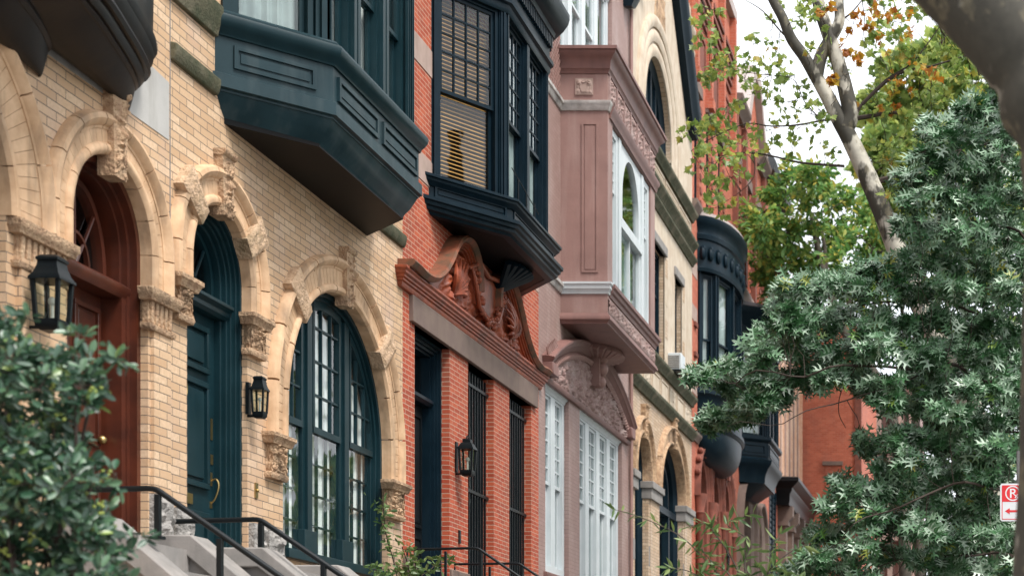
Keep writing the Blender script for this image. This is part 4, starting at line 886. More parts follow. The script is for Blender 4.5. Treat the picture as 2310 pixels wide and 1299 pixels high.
for j in range(nz_ + 1):
    for i in range(nx_ + 1):
        s = AC - 2.95 + 5.9 * i / nx_; zt = AZ + math.sqrt((AR - .2) ** 2 - (s - AC) ** 2); zt = max(zt, 6.76); z = 6.74 + (zt - 6.74) * j / nz_
        mb.v.append(F(s, z, .01 + min(1, j / 3) * (.075 * leafy(s, z, 1.0, 5.5) + .03 * leafy(s, z, 4.0, 12))))
for j in range(nz_):
    for i in range(nx_): k = j * (nx_ + 1) + i; mb.f.append((k, k + 1, k + nx_ + 2, k + nx_ + 1))
mb.build('carved_tympanum', M['pink_relief'], tym, sharp=60)
mb = MB(); mb.prism([(-.02, 6.69), (.05, 6.69), (.07, 6.73), (.07, 6.76), (-.02, 6.78)], AC - 3.1, AC + 3.1); mb.build('base_moulding', M['pink_dark'], tym)
mb = MB(); mb.prism_z([(28.7, 7.2), (28.98, 7.2), (29.02, 7.8), (28.66, 7.8)], -.02, .2); mb.ball(F(28.84, 7.28, .17), .11, 10); mb.ball(F(28.84, 7.5, .2), .12, 10); mb.ball(F(28.84, 7.72, .2), .14, 10); mb.build('keystone', M['pink'], tym)
for s in (25.85, 31.75): mb = MB(); mb.box(s - .16, s + .16, 6.78, 6.98, -.02, .17); mb.build('hood_stop', M['pink_dark'], tym, bevel=.02)
mb = MB(); mb.tube([F(32.08, 0.3, .05), F(32.08, 15, .05)], .035, 8); mb.build('drainpipe', M['pink'], H3)

# ================================================================ HOUSE 4: pale tan brick, two arches, gabled attic
Y0, Y1 = 32.15, 39.2; H4 = thing('row_house', 'pale tan brick row house with mossy green ledges and a dark raked gable', 'house', F(35.7, 0, 0), 'row houses along the street')
AR1 = (33.34, 6.42, .68, .72); AR2 = (36.62, 6.3, 1.42, 1.12); GA = (35.0, 13.6, 1.5, 1.55)
hol = [archhole(*AR1, 3.2), archhole(*AR2, 3.2), rect(34.4, 35.75, 8.95, 11.3), rect(36.95, 37.85, 8.95, 11.2), archhole(*GA, 13.25)]
mb = MB(); wall_face(mb, [(Y0, 0), (Y1, 0), (Y1, 15.2), (38.3, 15.4), (35.2, 18.6), (32.3, 15.4), (Y0, 15.2)], hol); mb.build('wall', M['tan_brick2'], H4); backing(H4, Y0, Y1, 15.2)
mb = MB(); wall_face(mb, rect(Y0 + .01, Y1 - .01, 9.0, 12.0), [rect(34.4, 35.75, 9.01, 11.3), rect(36.95, 37.85, 9.01, 11.2)], .012, .03); mb.build('stone_facing', M['cream'], H4)
mb = MB(); wall_face(mb, [(Y0 + .01, 13.1), (Y1 - .01, 13.1), (Y1 - .01, 15.1), (38.2, 15.35), (35.2, 18.45), (32.3, 15.35), (Y0 + .01, 15.1)], [archhole(*GA, 13.26)], .012, .03); mb.build('gable_facing', M['cream'], H4)
for (sc_, zc_, rx_, rz_), w_, z_, kz, nm in ((AR1, .36, 6.3, 7.0, 'door_arch'), (AR2, .42, 6.28, 7.3, 'window_arch')):
    a = arch_ring(nm, H4, M['stone_carved'], sc_, zc_, rx_, rz_, z_, w_, .09, nf=34, nb=7); face_key('keystone', a, sc_ + .04, kz + .05, kz + .72, .30, .12, seed=sc_)
for s0, s1 in ((32.2, 32.7), (34.0, 35.2), (38.0, 39.1)):
    mb = MB(); mb.box(s0, s1, 5.95, 6.16, -.2, .07); mb.box(s0 - .03, s1 + .03, 6.16, 6.3, -.2, .11); mb.build('impost', M['stone_grey'], H4, bevel=.01)
    mb = MB(); mb.box(s0 + .05, s1 - .05, 4.6, 5.0, -.02, .008); mb.build('stone_band', M['stone_grey'], H4)
    if s0 > 33: mb = MB(); mb.box(s0 + .15, s1 - .1, 3, 5.95, -.02, .02); mb.build('pilaster', M['tan_brick2'], H4)
for (sc_, zc_, rx_, rz_), nm in ((AR1, 'door'), (AR2, 'window')):
    mb = MB(); P = archpath(sc_, zc_, rx_ - .001, rz_ - .001, 3.2); mb.arc(P, 0, 1, [(-.12, -.34), (-.12, -.2), (-.06, -.16), (0, -.12), (0, -.34)], 50)
    if nm == 'window':
        mb.box(sc_ - 1.35, sc_ + 1.35, 5.95, 6.1, -.32, -.16); mb.arc(archpath(sc_, 6.4, .7, .62, 6.1), 0, 1, [(-.05, -.3), (-.05, -.2), (.05, -.2), (.05, -.3)], 24)
        for m in (-.62, .62): mb.box(sc_ + m - .07, sc_ + m + .07, 3.2, 6.0, -.32, -.17)
        mb.box(sc_ - 1.35, sc_ + 1.35, 4.55, 4.62, -.31, -.2)
        for k in range(5): mb.tube([F(sc_ - 1.0 + .09 * math.cos(q * PI / 4) + .13 * (k % 2), 6.35 + k * .1 + .07 * math.sin(q * PI / 4), -.24) for q in range(9)], .012, 5)
    else: mb.box(sc_ - .5, sc_ + .5, 3.2, 6.2, -.4, -.3)
    w = mb.build(nm, M['navy'], H4); mb = MB(); mb.sheet(archhole(sc_, zc_, rx_ - .1, rz_ - .1, 3.25), -.27); mb.build('pane', M['glass'], w)
    if nm == 'window': pleats('curtain', w, FL, sc_ - .6, sc_ + .6, 3.3, 6.9, -.45)
def ledge(name, z0, z1, d, s0=Y0 + .01, s1=Y1 - .01, mat='moss', par=None):
    mb = MB(); mb.prism([(-.02, z0), (d * .35, z0), (d * .5, z0 + (z1 - z0) * .3), (d * .9, z0 + (z1 - z0) * .6), (d, z0 + (z1 - z0) * .75), (d, z1), (-.02, z1 + .01)], s0, s1); return mb.build(name, M[mat], par or H4, bevel=.006)
ledge('ledge', 7.93, 8.15, .15); ledge('ledge', 8.72, 8.93, .15); ledge('ledge', 11.98, 12.16, .14); ledge('ledge', 12.3, 12.52, .17); ledge('ledge', 13.0, 13.2, .16)
for i in range(7):
    a = 32.5 + i * .95; mb = MB(); panel(mb, FL, a, a + .8, 8.22, 8.64, 0, .04, .02)
    if i in (1, 4, 6): mb.field(a + .08, a + .72, 8.27, 8.6, lambda u, v: .01 + .04 * leafy(u, v, i, 4) * min(1, min(u, 1 - u, v, 1 - v) * 7), 18, 12)
    mb.build('frieze_panel', M['cream'], H4)
for i in range(4):
    a = 32.6 + i * 1.6; mb = MB(); panel(mb, FL, a, a + 1.45, 12.58, 12.94, 0.0, .05, .03)
    for k in range(12): mb.box(a + .12 + k * .1, a + .17 + k * .1, 12.8, 12.86, 0, .03)
    mb.build('frieze_panel', M['cream'], H4)
for x0, x1, zt in ((34.4, 35.75, 11.3), (36.95, 37.85, 11.2)):
    sash(H4, FL, x0, x1, 8.95, zt, M['navy'], -.14, 10.4, (3, 3), (1, 1), fw=.07, curtain='curtain_grey')
    mb = MB(); mb.box(x0 - .12, x1 + .12, zt, zt + .2, -.1, .06); mb.build('window_head', M['stone_grey'], H4, bevel=.02)
for s0 in (34.12, 35.82, 37.92):
    for k, z in enumerate((8.96, 9.6, 10.3, 10.9)): mb = MB(); mb.box(s0, s0 + .26, z, z + .4, -.02, .018); mb.build('quoin', M['tan_brick2' if k % 2 else 'cream'], H4)
for r0, dd in ((.0, .03), (.28, .05), (.56, .07)):
    mb = MB(); mb.arc(archpath(GA[0], GA[1], GA[2] + r0, GA[3] + r0, 13.26), 0, 1, [(0, -.02), (0, dd), (.08, dd + .03), (.17, dd + .03), (.24, dd - .005), (.24, -.02)], 60); mb.build('gable_arch', M['cream'], H4)
mb = MB(); mb.field(34.55, 35.85, 15.9, 17.3, lambda u, v: .02 + .1 * leafy(u, v, 3, 3) * min(1, min(u, 1 - u, v, 1 - v) * 7) if abs(u - .5) < .5 * (1.05 - v * .7) else None, 24, 28); mb.build('gable_carving', M['stone_carved'], H4)
mb = MB()
P = archpath(GA[0], GA[1], 1.5, 1.55, 13.26); mb.arc(P, 0, 1, [(-.14, -.34), (-.14, -.18), (0, -.1), (0, -.34)], 40)
for m in (-.75, -.25, .25, .75): mb.box(GA[0] + m - .07, GA[0] + m + .07, 13.26, GA[1] + math.sqrt(1.5 ** 2 - m * m), -.32, -.18)
mb.box(GA[0] - 1.4, GA[0] + 1.4, 14.0, 14.12, -.31, -.2)
w = mb.build('window', M['navy'], H4); mb = MB(); mb.sheet(archhole(GA[0], GA[1], 1.42, 1.45, 13.27), -.27); mb.build('pane', M['glass'], w)
pleats('curtain', w, FL, 33.6, 36.4, 13.3, 15.0, -.45)
# raked gable boards with a kneeler
for sg in (1, -1):
    mb = MB(); c = 35.3
    pts = [(c, 18.9), (c + sg * 3.05, 15.35), (c + sg * 3.45, 15.05), (c + sg * 3.75, 14.98)]
    rings = []
    for i, (s, z) in enumerate(pts):
        a = pts[max(i - 1, 0)]; b = pts[min(i + 1, 3)]; L = math.hypot(b[0] - a[0], b[1] - a[1]); t = ((b[0] - a[0]) / L, (b[1] - a[1]) / L); n = (-t[1] * sg, t[0] * sg)
        rings.append([F(s + n[0] * r, z + n[1] * r, d) for r, d in ((-.12, -.3), (-.12, .16), (-.02, .20), (.06, .26), (.16, .30), (.24, .30), (.26, -.3))])
    mb.loft(rings); mb.build('gable_rake', M['navy'], H4)
mb = MB(); mb.prism_z([(Y0, 15.1), (Y1, 15.1), (35.2, 18.7)], -9, -.35); mb.build('roof', M['slate'], H4)
for k in range(5):
    mb = MB(); mb.prism([(-.4, 15.3 + k * .5), (-.02 + .02 * k, 15.3 + k * .5), (.03 + .02 * k, 15.38 + k * .5), (.03 + .02 * k, 15.46 + k * .5), (-.4, 15.48 + k * .5)], 38.2, 39.18); mb.build('corbel_moulding', M['cream'], H4)
mb = MB(); mb.box(38.2, 39.19, 15.0, 18.0, -1.5, -.01); mb.build('parapet_pier', M['cream'], H4)
mb = MB(); mb.box(32.2, 33.2, 16.0, 17.6, -.05, .18); mb.prism([(-.05, 15.8), (.1, 15.8), (.25, 16.0), (-.05, 16.0)], 32.1, 33.3); mb.build('attic_window', M['navy'], H4)
# air conditioner standing on the ledge
ac = thing('air_conditioner', 'white window air conditioner sitting on the mossy ledge of the pale house', 'air conditioner', F(36.4, 8.94, .1))
mb = MB(); mb.box(36.1, 36.6, 8.98, 9.34, -.02, .30); mb.build('casing', M['white'], ac, bevel=.012)
mb = MB()
for k in range(7): mb.box(36.085, 36.105, 9.02 + k * .04, 9.04 + k * .04, .02, .26)
mb.build('grille', M['stone_grey'], ac)
mb = MB(); mb.box(36.05, 36.65, 8.935, 8.98, -.02, .34); mb.build('shelf', M['black'], ac)

# ================================================================ HOUSE 5: red brick, round oriel
Y0, Y1 = 39.2, 45.7; H5 = thing('row_house', 'red brick row house with a round dark oriel over three terracotta arches', 'house', F(42.4, 0, 0), 'row houses along the street')
arcs5 = [(40.62, 6.9, .62, .75), (42.55, 6.9, .62, .75), (44.45, 6.9, .62, .75)]
hol = [archhole(*a, 3.2) for a in arcs5] + [rect(39.55, 40.3, 13.7, 16.3), rect(41.3, 42.05, 13.7, 16.3), rect(43.2, 43.95, 13.7, 16.3)]
mb = MB(); wall_face(mb, rect(Y0, Y1, 0, 20.4), hol); mb.build('wall', M['red_brick2'], H5); backing(H5, Y0, Y1, 20.4)
for (sc_, zc_, rx_, rz_) in arcs5:
    mb = MB(); mb.arc(archpath(sc_, zc_, rx_, rz_, 3.3), 0, 1, [(-.02, -.2), (-.02, .03), (.05, .06), (.08, .02), (.12, .07), (.18, .09), (.2, -.02)], 40)
    P = archpath(sc_, zc_, rx_ + .26, rz_ + .22, 6.75)
    mb2 = MB(); mb2.arc(P, 0, 1, [(0, -.02), (0, .08), (.06, .14), (.14, .15), (.16, -.02)], 30)
    for k in range(9):
        s, z, n1, n2 = P(.15 + .7 * k / 8); mb2.ball(F(s + n1 * .2, z + n2 * .2, .08), .075, 6)
    mb2.box(sc_ - .12, sc_ + .12, 7.75, 8.1, 0, .13); mb2.build('crocketed_hood', M['terra2'], H5)
    mb.build('arch', M['terra2'], H5)
    for s in (sc_ - .85, sc_ + .85): mb = MB(); mb.lathe(F(s, 3.2, .1), [(.13, 0), (.13, .2), (.09, .26), (.085, 3.1), (.12, 3.16), (.10, 3.2), (.16, 3.5), (.16, 3.6)], 12); mb.build('column', M['terra2'], H5)
    mb = MB(); mb.box(sc_ - .6, sc_ + .6, 3.2, 6.9, -.4, -.3); mb.box(sc_ - .6, sc_ + .6, 6.1, 6.2, -.3, -.25); w = mb.build('window', M['navy'], H5); mb = MB(); mb.box(sc_ - .45, sc_ + .45, 3.4, 6.0, -.295, -.29); mb.build('pane', M['glass'], w)
for z in (12.05, 11.0, 9.3):
    mb = MB(); mb.box(Y0 + .01, Y0 + .75, z - .18, z + .18, -.02, .01); mb.build('stone_band', M['pinkstone'], H5)
for z in (10.0, 10.7): mb = MB(); mb.box(Y0 + .25, Y0 + .6, z, z + .1, 0, .06); mb.build('string_course', M['terra2'], H5)
ledge('string_course', 13.35, 13.6, .14, Y0 + .01, Y1 - .01, 'brownstone', H5); ledge('string_course', 8.0, 8.2, .12, Y0 + .01, Y0 + .8, 'brownstone', H5)
for x0 in (39.55, 41.3, 43.2):
    sash(H5, FL, x0, x0 + .75, 13.7, 16.3, M['navy'], -.1, None, (1, 1), (1, 1), curtain='curtain_grey')
    mb = MB(); mb.box(x0 - .12, x0 + .87, 16.3, 16.55, -.1, .07); mb.build('window_head', M['brownstone'], H5)
    for k in range(0, 16, 2): mb = MB(); mb.box(x0 + .77, x0 + 1.0, 13.75 + k * .16, 13.89 + k * .16, -.02, .03); mb.build('quoin', M['terra2'], H5)
for a in (39.5, 41.5, 43.5):
    mb = MB()
    for k in range(5): mb.box(a, a + 1.7, 18.2 + k * .2, 18.3 + k * .2, 0, .06 + .03 * k)
    mb.build('corbel_table', M['terra2'], H5)
    mb = MB(); panel(mb, FL, a + .1, a + 1.5, 16.9, 17.9, 0, .08, .05); mb.build('brick_panel', M['terra2'], H5)
for s in (39.3, 41.35, 43.4, 45.4):
    mb = MB(); mb.box(s - .12, s + .12, 16.6, 20.3, 0, .16); mb.box(s - .18, s + .18, 16.4, 16.65, 0, .2); mb.build('buttress', M['red_brick2'], H5)
mb = MB(); mb.box(Y0, Y1, 20.3, 20.6, -.5, .15); mb.build('coping', M['tin'], H5)
for s in (39.4, 42.6): mb = MB(); mb.box(s - .35, s + .4, 20.2, 21.4, -1.2, .05); mb.box(s - .42, s + .48, 21.4, 21.6, -1.3, .12); mb.build('chimney', M['red_brick2'], H5)
# round oriel
def rplan(c, a, b, n=18): return [(c - a * math.cos(PI * i / n), b * math.sin(PI * i / n)) for i in range(n + 1)]
RC, RA, RB = 42.15, 2.15, .70
mb = MB(); pl = rplan(RC, RA, RB)
mb.sweep(pl, [(-.3, 12.12), (.03, 12.12), (.05, 12.2), (.02, 12.22), (.02, 12.85), (.06, 12.88), (.08, 12.98), (.02, 13.02), (.02, 13.1), (.08, 13.22), (.14, 13.3), (.15, 13.4), (-.3, 13.52)])
ro = mb.build('round_oriel', M['navy'], H5)
mb = MB(); mb.loft([[F(s, z, d) for s, d in rplan(RC, RA + .1, RB + .1)] for z in (13.38, 13.5)]); mb.build('oriel_roof', M['tin'], ro)
for k in range(13):
    mb = MB(); t = .06 + .88 * k / 12; s = RC - (RA + .03) * math.cos(PI * t); d = (RB + .03) * math.sin(PI * t); mb.ball(F(s, 12.53, d), .14, 8, (.5, .9, 1.1)); mb.ball(F(s, 12.66, d), .07, 6)
    mb.build('frieze_boss', M['navy'], ro)
pw = rplan(RC, RA - .06, RB - .04, 5)
for i in range(5):
    U = Pl(pw[i], pw[i + 1]); mb = MB()
    for a, b, o in ((-.02, .09, .0), (.02, .06, .04), (U.L - .09, U.L + .02, 0), (U.L - .06, U.L - .02, .04)): mb.box(a, b, 9.1, 12.14, -.12, o, U)
    mb.build('corner_post', M['navy'], ro); sash(ro, U, .1, U.L - .1, 9.35, 12.1, M['navy'], -.05, 10.55, (1, 1), (1, 1), fw=.06, flat=True, curtain='curtain_grey' if i < 2 else None)
mb = MB(); mb.sweep(pl, [(-.3, 9.3), (.06, 9.34), (.1, 9.30), (.1, 9.22), (.04, 9.18), (.0, 9.12), (.0, 8.6), (.06, 8.55), (.07, 8.45), (.02, 8.38), (-.3, 8.36)]); mb.build('sill_moulding', M['navy'], ro)
mb = MB(); rings = []
for k in range(12):
    t = k / 11 * PI / 2; rings.append([F(s, 8.4 - .8 * math.sin(t), d) for s, d in rplan(RC, RA * max(math.cos(t), .06) ** .5, RB * max(math.cos(t), .06) ** .6)])
mb.loft(rings); mb.build('bowl_foot', M['navy'], ro)
mb = MB(); mb.box(40.3, 44.0, 9.2, 12.2, -.01, .012); mb.build('room_shade_sheet', M['room'], ro)
lt = lantern('black wall lantern far down the row under the round oriel', 43.5, .14, 5.3, 5.85, .2, 'wall lanterns beside the doors', 'pagoda')

# ================================================================ HOUSE 6: red brick, canted oriel, brown arches
Y0, Y1 = 45.7, 52.2; H6 = thing('row_house', 'red brick row house with a dark canted oriel above brownstone arches', 'house', F(49, 0, 0), 'row houses along the street')
ar6 = [(48.1, 6.9, 1.2, 1.0), (51.1, 6.7, .75, .9)]
hol = [archhole(*a, 3.2) for a in ar6] + [rect(46.1, 47.0, 13.7, 16.8), rect(48.3, 49.2, 13.7, 16.8), rect(50.5, 51.3, 13.7, 16.8)]
mb = MB(); wall_face(mb, [(Y0, 0), (Y1, 0), (Y1, 18.4), (50.4, 20.4), (49.2, 20.4), (47.6, 18.4), (Y0, 18.4)], hol); mb.build('wall', M['red_brick2'], H6); backing(H6, Y0, Y1, 18.4)
for (sc_, zc_, rx_, rz_) in ar6:
    mb = MB(); mb.arc(archpath(sc_, zc_, rx_, rz_, 3.3), 0, 1, [(-.02, -.2), (-.02, .04), (.1, .1), (.25, .1), (.3, .2), (.38, .22), (.42, -.02)], 40); mb.build('arch', M['brownstone'], H6)
    mb = MB(); mb.box(sc_ - rx_ + .02, sc_ + rx_ - .02, 3.2, 7.6, -.36, -.33); 
    for k in (-.5, 0, .5): mb.box(sc_ + k * rx_ - .04, sc_ + k * rx_ + .04, 3.2, 7.5, -.34, -.26)
    mb.box(sc_ - rx_ + .05, sc_ + rx_ - .05, 6.3, 6.4, -.34, -.25); w = mb.build('window', M['navy'], H6); mb = MB(); mb.box(sc_ - rx_ + .1, sc_ + rx_ - .1, 3.3, 7.4, -.32, -.315); mb.build('pane', M['glass'], w)
for x0 in (46.1, 48.3, 50.4):
    sash(H6, FL, x0, x0 + .9, 13.7, 16.8, M['navy'], -.1, None, (1, 1), (1, 1), curtain='curtain_grey')
    mb = MB(); mb.box(x0 - .15, x0 + 1.05, 16.8, 17.1, -.1, .08); mb.build('window_head', M['brownstone'], H6)
    for k in range(0, 18, 2): mb = MB(); mb.box(x0 + .93, x0 + 1.2, 13.75 + k * .17, 13.9 + k * .17, -.02, .04); mb.build('quoin', M['terra2'], H6)
ledge('string_course', 13.3, 13.6, .16, Y0 + .01, Y1 - .01, 'pinkstone', H6); ledge('cornice', 18.1, 18.45, .3, Y0 + .01, 47.5, 'brownstone', H6); ledge('cornice', 18.1, 18.45, .3, 50.5, Y1 - .01, 'brownstone', H6)
mb = MB(); mb.prism_z([(47.5, 18.4), (49.1, 20.5), (50.5, 20.5), (52.3, 18.4), (51.9, 18.3), (50.3, 20.2), (49.3, 20.2), (47.9, 18.3)], -.4, .2); mb.build('gable_coping', M['tin'], H6)
for s in (45.9, 47.7, 49.7, 52.0): mb = MB(); mb.box(s - .15, s + .15, 13.7, 18.1, 0, .14); mb.build('buttress', M['terra2'], H6)
PB = bayplan(46.9, 50.5, .78, .55)
mb = MB(); mb.loft([[F(s, z, d) for s, d in PB] for z in (8.75, 9.35)]); o6 = mb.build('oriel', M['navy'], H6)
mb = MB(); mb.sweep(PB, [(-.1, 9.2), (.05, 9.25), (.09, 9.3), (.09, 9.38), (-.1, 9.4)]); mb.build('sill_moulding', M['navy'], o6)
mb = MB(); mb.sweep(PB, [(-.3, 8.1), (-.12, 8.1), (-.1, 8.3), (-.02, 8.5), (.04, 8.58), (.08, 8.64), (.1, 8.74), (.02, 8.8), (-.3, 8.8)]); mb.build('base_moulding', M['navy'], o6)
mb = MB(); mb.loft([[F(s, 8.11, d) for s, d in bayplan(47.1, 50.3, .62, .5)], [F(s, 7.75, d) for s, d in bayplan(47.8, 49.6, .2, .2)]]); mb.build('foot', M['navy'], o6)
U = [Pl(PB[i], PB[i + 1]) for i in range(3)]
for i, u in enumerate(U):
    L = u.L; mb = MB(); panel(mb, u, .1, L - .1, 8.85, 9.18, 0, .05, .03); mb.box(-.02, .1, 9.35, 12.0, -.2, -.03, u); mb.box(L - .1, L + .02, 9.35, 12.0, -.2, -.03, u); mb.build('panel', M['navy'], o6)
    n = 1 if i != 1 else 3
    for k in range(n): a, b = .1 + (L - .2) * k / n, .1 + (L - .2) * (k + 1) / n; sash(o6, u, a, b, 9.38, 12.0, M['navy'], -.09, 10.9, (1, 1), (1, 1), fw=.07, flat=True, curtain='curtain_grey')
mb = MB(); mb.sweep(PB, [(-.2, 11.95), (.0, 11.95), (.02, 12.1), (.02, 12.45), (.06, 12.5), (.1, 12.62), (.2, 12.75), (.26, 12.85), (.26, 12.95), (-.3, 13.2)]); mb.build('cornice', M['navy'], o6)
mb = MB(); mb.box(47.2, 50.2, 9.3, 12.2, -.01, .012); mb.build('room_shade_sheet', M['room'], o6)

# ================================================================ HOUSE 7: brown columns under a black cornice, dark mansard
Y0, Y1 = 52.2, 64.4; H7 = thing('corner_house', 'weathered orange brick house with a black cornice over brown columns and a dark mansard', 'house', F(58, 0, 0))
mb = MB(); wall_face(mb, rect(Y0, 56.5, 0, 18.6), [rect(53.9, 55.7, 4.5, 8.9), rect(53.4, 54.2, 13.6, 16.6), rect(55.2, 56.0, 13.6, 16.6)]); mb.build('wall', M['red_brick2'], H7); backing(H7, Y0, Y1, 18)
mb = MB(); wall_face(mb, rect(56.5, Y1, 0, 14.5), [rect(60.8, 62.0, 5, 7.6)]); mb.build('side_wall', M['orange_brick'], H7)
mb = MB()
for k in range(24): mb.box(53.95, 55.65, 4.6 + k * .18, 4.72 + k * .18, -.08, -.02)
for x in (53.9, 54.76, 55.6): mb.box(x, x + .1, 4.5, 8.9, -.1, .02)
mb.build('shutter', M['navy'], H7)
for x0 in (53.4, 55.2): sash(H7, FL, x0, x0 + .8, 13.6, 16.6, M['navy'], -.1)
ledge('string_course', 13.3, 13.55, .16, Y0 + .01, 56.4, 'pinkstone', H7)
mb = MB(); mb.sweep([(55.9, 0), (55.9, .42), (63.6, .42), (63.6, 0)], [(-.3, 8.55), (.0, 8.55), (.03, 8.7), (.03, 8.9), (.1, 9.0), (.12, 9.1), (.25, 9.2), (.35, 9.3), (.35, 9.42), (-.3, 9.55)]); mb.build('cornice', M['black'], H7)
for s in (56.5, 58.4, 60.3, 62.4):
    mb = MB(); mb.box(s - .22, s + .22, 3.2, 7.9, 0, .28); mb.box(s - .3, s + .3, 7.9, 8.05, 0, .36); mb.prism([(0, 8.05), (.36, 8.05), (.5, 8.2), (.5, 8.55), (0, 8.55)], s - .2, s + .2); mb.build('column', M['brownstone'], H7)
for k in range(5): mb = MB(); s = 56.9 + k * 1.35; mb.box(s, s + .12, 9.5, 14.4, 0, .05); mb.build('pilaster_strip', M['pinkstone'], H7)
mb = MB(); mb.loft([[F(s, 18.5, d) for s, d in ((Y0 + .1, -6), (Y0 + .1, .35), (57.2, .35), (57.2, -6))], [F(s, 18.8, d) for s, d in ((Y0 + .1, -6), (Y0 + .1, .4), (57.3, .4), (57.3, -6))], [F(s, 21.4, d) for s, d in ((Y0 + .7, -6), (Y0 + .7, -1.6), (57.1, -1.6), (57.1, -6))]]); mb.build('mansard_roof', M['slate'], H7)

# ================================================================ end of the street: red blind wall and pale pilastered building
E1 = thing('end_building', 'plain red brick building end wall with a blind window facing down the street', 'building', (-5.5, 64.6, 0))
mb = MB(); mb.box(64.6, 75, 0, 16.5, -9, 2.2); mb.build('wall', M['red_brick2'], E1)
fe = lambda x, z, n: (x, 64.6 - n, z)
mb = MB(); mb.box(-5.85, -5.08, 11.13, 11.28, -.02, .12, fe); mb.build('window_head', M['brownstone'], E1)
mb = MB(); mb.box(-5.85, -5.08, 7.9, 8.05, -.02, .12, fe); mb.build('sill', M['brownstone'], E1)
mb = MB(); mb.box(-5.75, -5.18, 8.05, 11.13, -.02, .03, fe); mb.build('blind_window', M['red_brick2'], E1)
mb = MB(); mb.box(-4.62, -4.36, 0, 16.5, -.02, .06, fe); mb.build('corner_strip', M['terra2'], E1)
E2 = thing('far_building', 'pale pink building with tall pilasters at the far end of the street', 'building', (-3.5, 77, 0))
mb = MB(); mb.box(77, 90, 0, 17, -9, 3.9); mb.build('wall', M['pink'], E2)
fe2 = lambda x, z, n: (x, 77 - n, z)
for k in range(5): mb = MB(); x = -5.0 + k * .5; mb.box(x, x + .22, 0, 16.5, 0, .3, fe2); mb.build('pilaster', M['pinkstone'], E2)
for z in (5.5, 9.5, 13.5): mb = MB(); mb.box(-5.2, -2.6, z, z + .4, 0, .36, fe2); mb.build('string_course', M['pinkstone'], E2)

# ================================================================ trees and plants
def leaf_shape(kind):
    if kind == 'oak': r = [(0, 0), (.03, .16), (.20, .08), (.34, .24), (.26, .19), (.07, .27), (.07, .38), (.36, .40), (.56, .58), (.38, .51), (.08, .52), (.08, .64), (.28, .72), (.38, .92), (.23, .80), (.05, .80), (0, 1.1)]
    elif kind == 'plane': r = [(0, 0), (.1, .06), (.42, .0), (.38, .18), (.62, .42), (.34, .46), (.34, .62), (.14, .66), (0, 1.0)]
    elif kind == 'oval': r = [(0, 0), (.12, .2), (.2, .5), (.17, .78), (0, 1.0)]
    elif kind == 'lance': r = [(0, 0), (.10, .25), (.13, .5), (.07, .8), (0, 1.05)]
    else: r = [(0, 0), (.28, .4), (0, 1.0)]
    vs = [(x, y, .22 * x - .12 * y * y) for x, y in r]; n = len(r)
    vs += [(-x, y, .22 * x - .12 * y * y) for x, y in r[1:-1]]
    right = list(range(n)); left = [0] + [n + i for i in range(n - 2)] + [n - 1]
    return np.array(vs), right, left[::-1]
def leaf_cloud(name, mat, parent, kind, pos, size, up=1.0, droop=.3, dirs=None, lab=None, nb=(0, 0)):
    """pos (n,3); each leaf a small folded blade with its own tilt"""
    V, fr, fl = leaf_shape(kind); n = len(pos); pos = np.array(pos)
    nrm = rng.normal(0, 1, (n, 3)); nrm /= np.linalg.norm(nrm, axis=1)[:, None]; nrm = nrm + (np.array([nb[0], nb[1], up]) if isinstance(nb, tuple) else nb); nrm /= np.linalg.norm(nrm, axis=1)[:, None]
    d = rng.normal(0, 1, (n, 3)) if dirs is None else np.array(dirs) + rng.normal(0, .45, (n, 3)); d[:, 2] -= droop
    d = d - nrm * np.sum(d * nrm, axis=1)[:, None]; d /= np.linalg.norm(d, axis=1)[:, None] + 1e-9
    x = np.cross(d, nrm); s = size * rng.uniform(.65, 1.2, n)
    co_ = pos[:, None, :] + s[:, None, None] * (V[None, :, 0:1] * x[:, None, :] + V[None, :, 1:2] * d[:, None, :] + V[None, :, 2:3] * nrm[:, None, :])
    m = len(V); me = bpy.data.meshes.new(name); me.vertices.add(n * m); me.vertices.foreach_set('co', co_.reshape(-1).astype(np.float32))
    k = len(fr); idx = np.array(fr + fl); loops = (np.arange(n)[:, None] * m + idx[None, :]).reshape(-1)
    me.loops.add(len(loops)); me.loops.foreach_set('vertex_index', loops.astype(np.int32)); me.polygons.add(n * 2)
    me.polygons.foreach_set('loop_start', (np.arange(n * 2) * k).astype(np.int32)); me.update(calc_edges=True); me.validate()
    me.materials.append(mat); o = bpy.data.objects.new(name, me); COL.objects.link(o); adopt(o, parent)
    if lab: o['label'] = lab
    return o
def curvy(a, b, k=5, sag=.08, wob=.06):
    a, b = Vector(a), Vector(b); L = (b - a).length; out = []
    for i in range(k + 1):
        t = i / k; p = a.lerp(b, t); w = math.sin(PI * t) * L
        p += Vector((random.uniform(-1, 1) * wob * w * .5, random.uniform(-1, 1) * wob * w * .5, sag * w + random.uniform(-1, 1) * wob * w * .5)); out.append(p)
    return out
def nearest(limbs, p):
    best = None
    for L in limbs:
        for q in L:
            dd = (q - p).length
            if best is None or dd < best[0]: best = (dd, q)
    return best[1]
HT = []
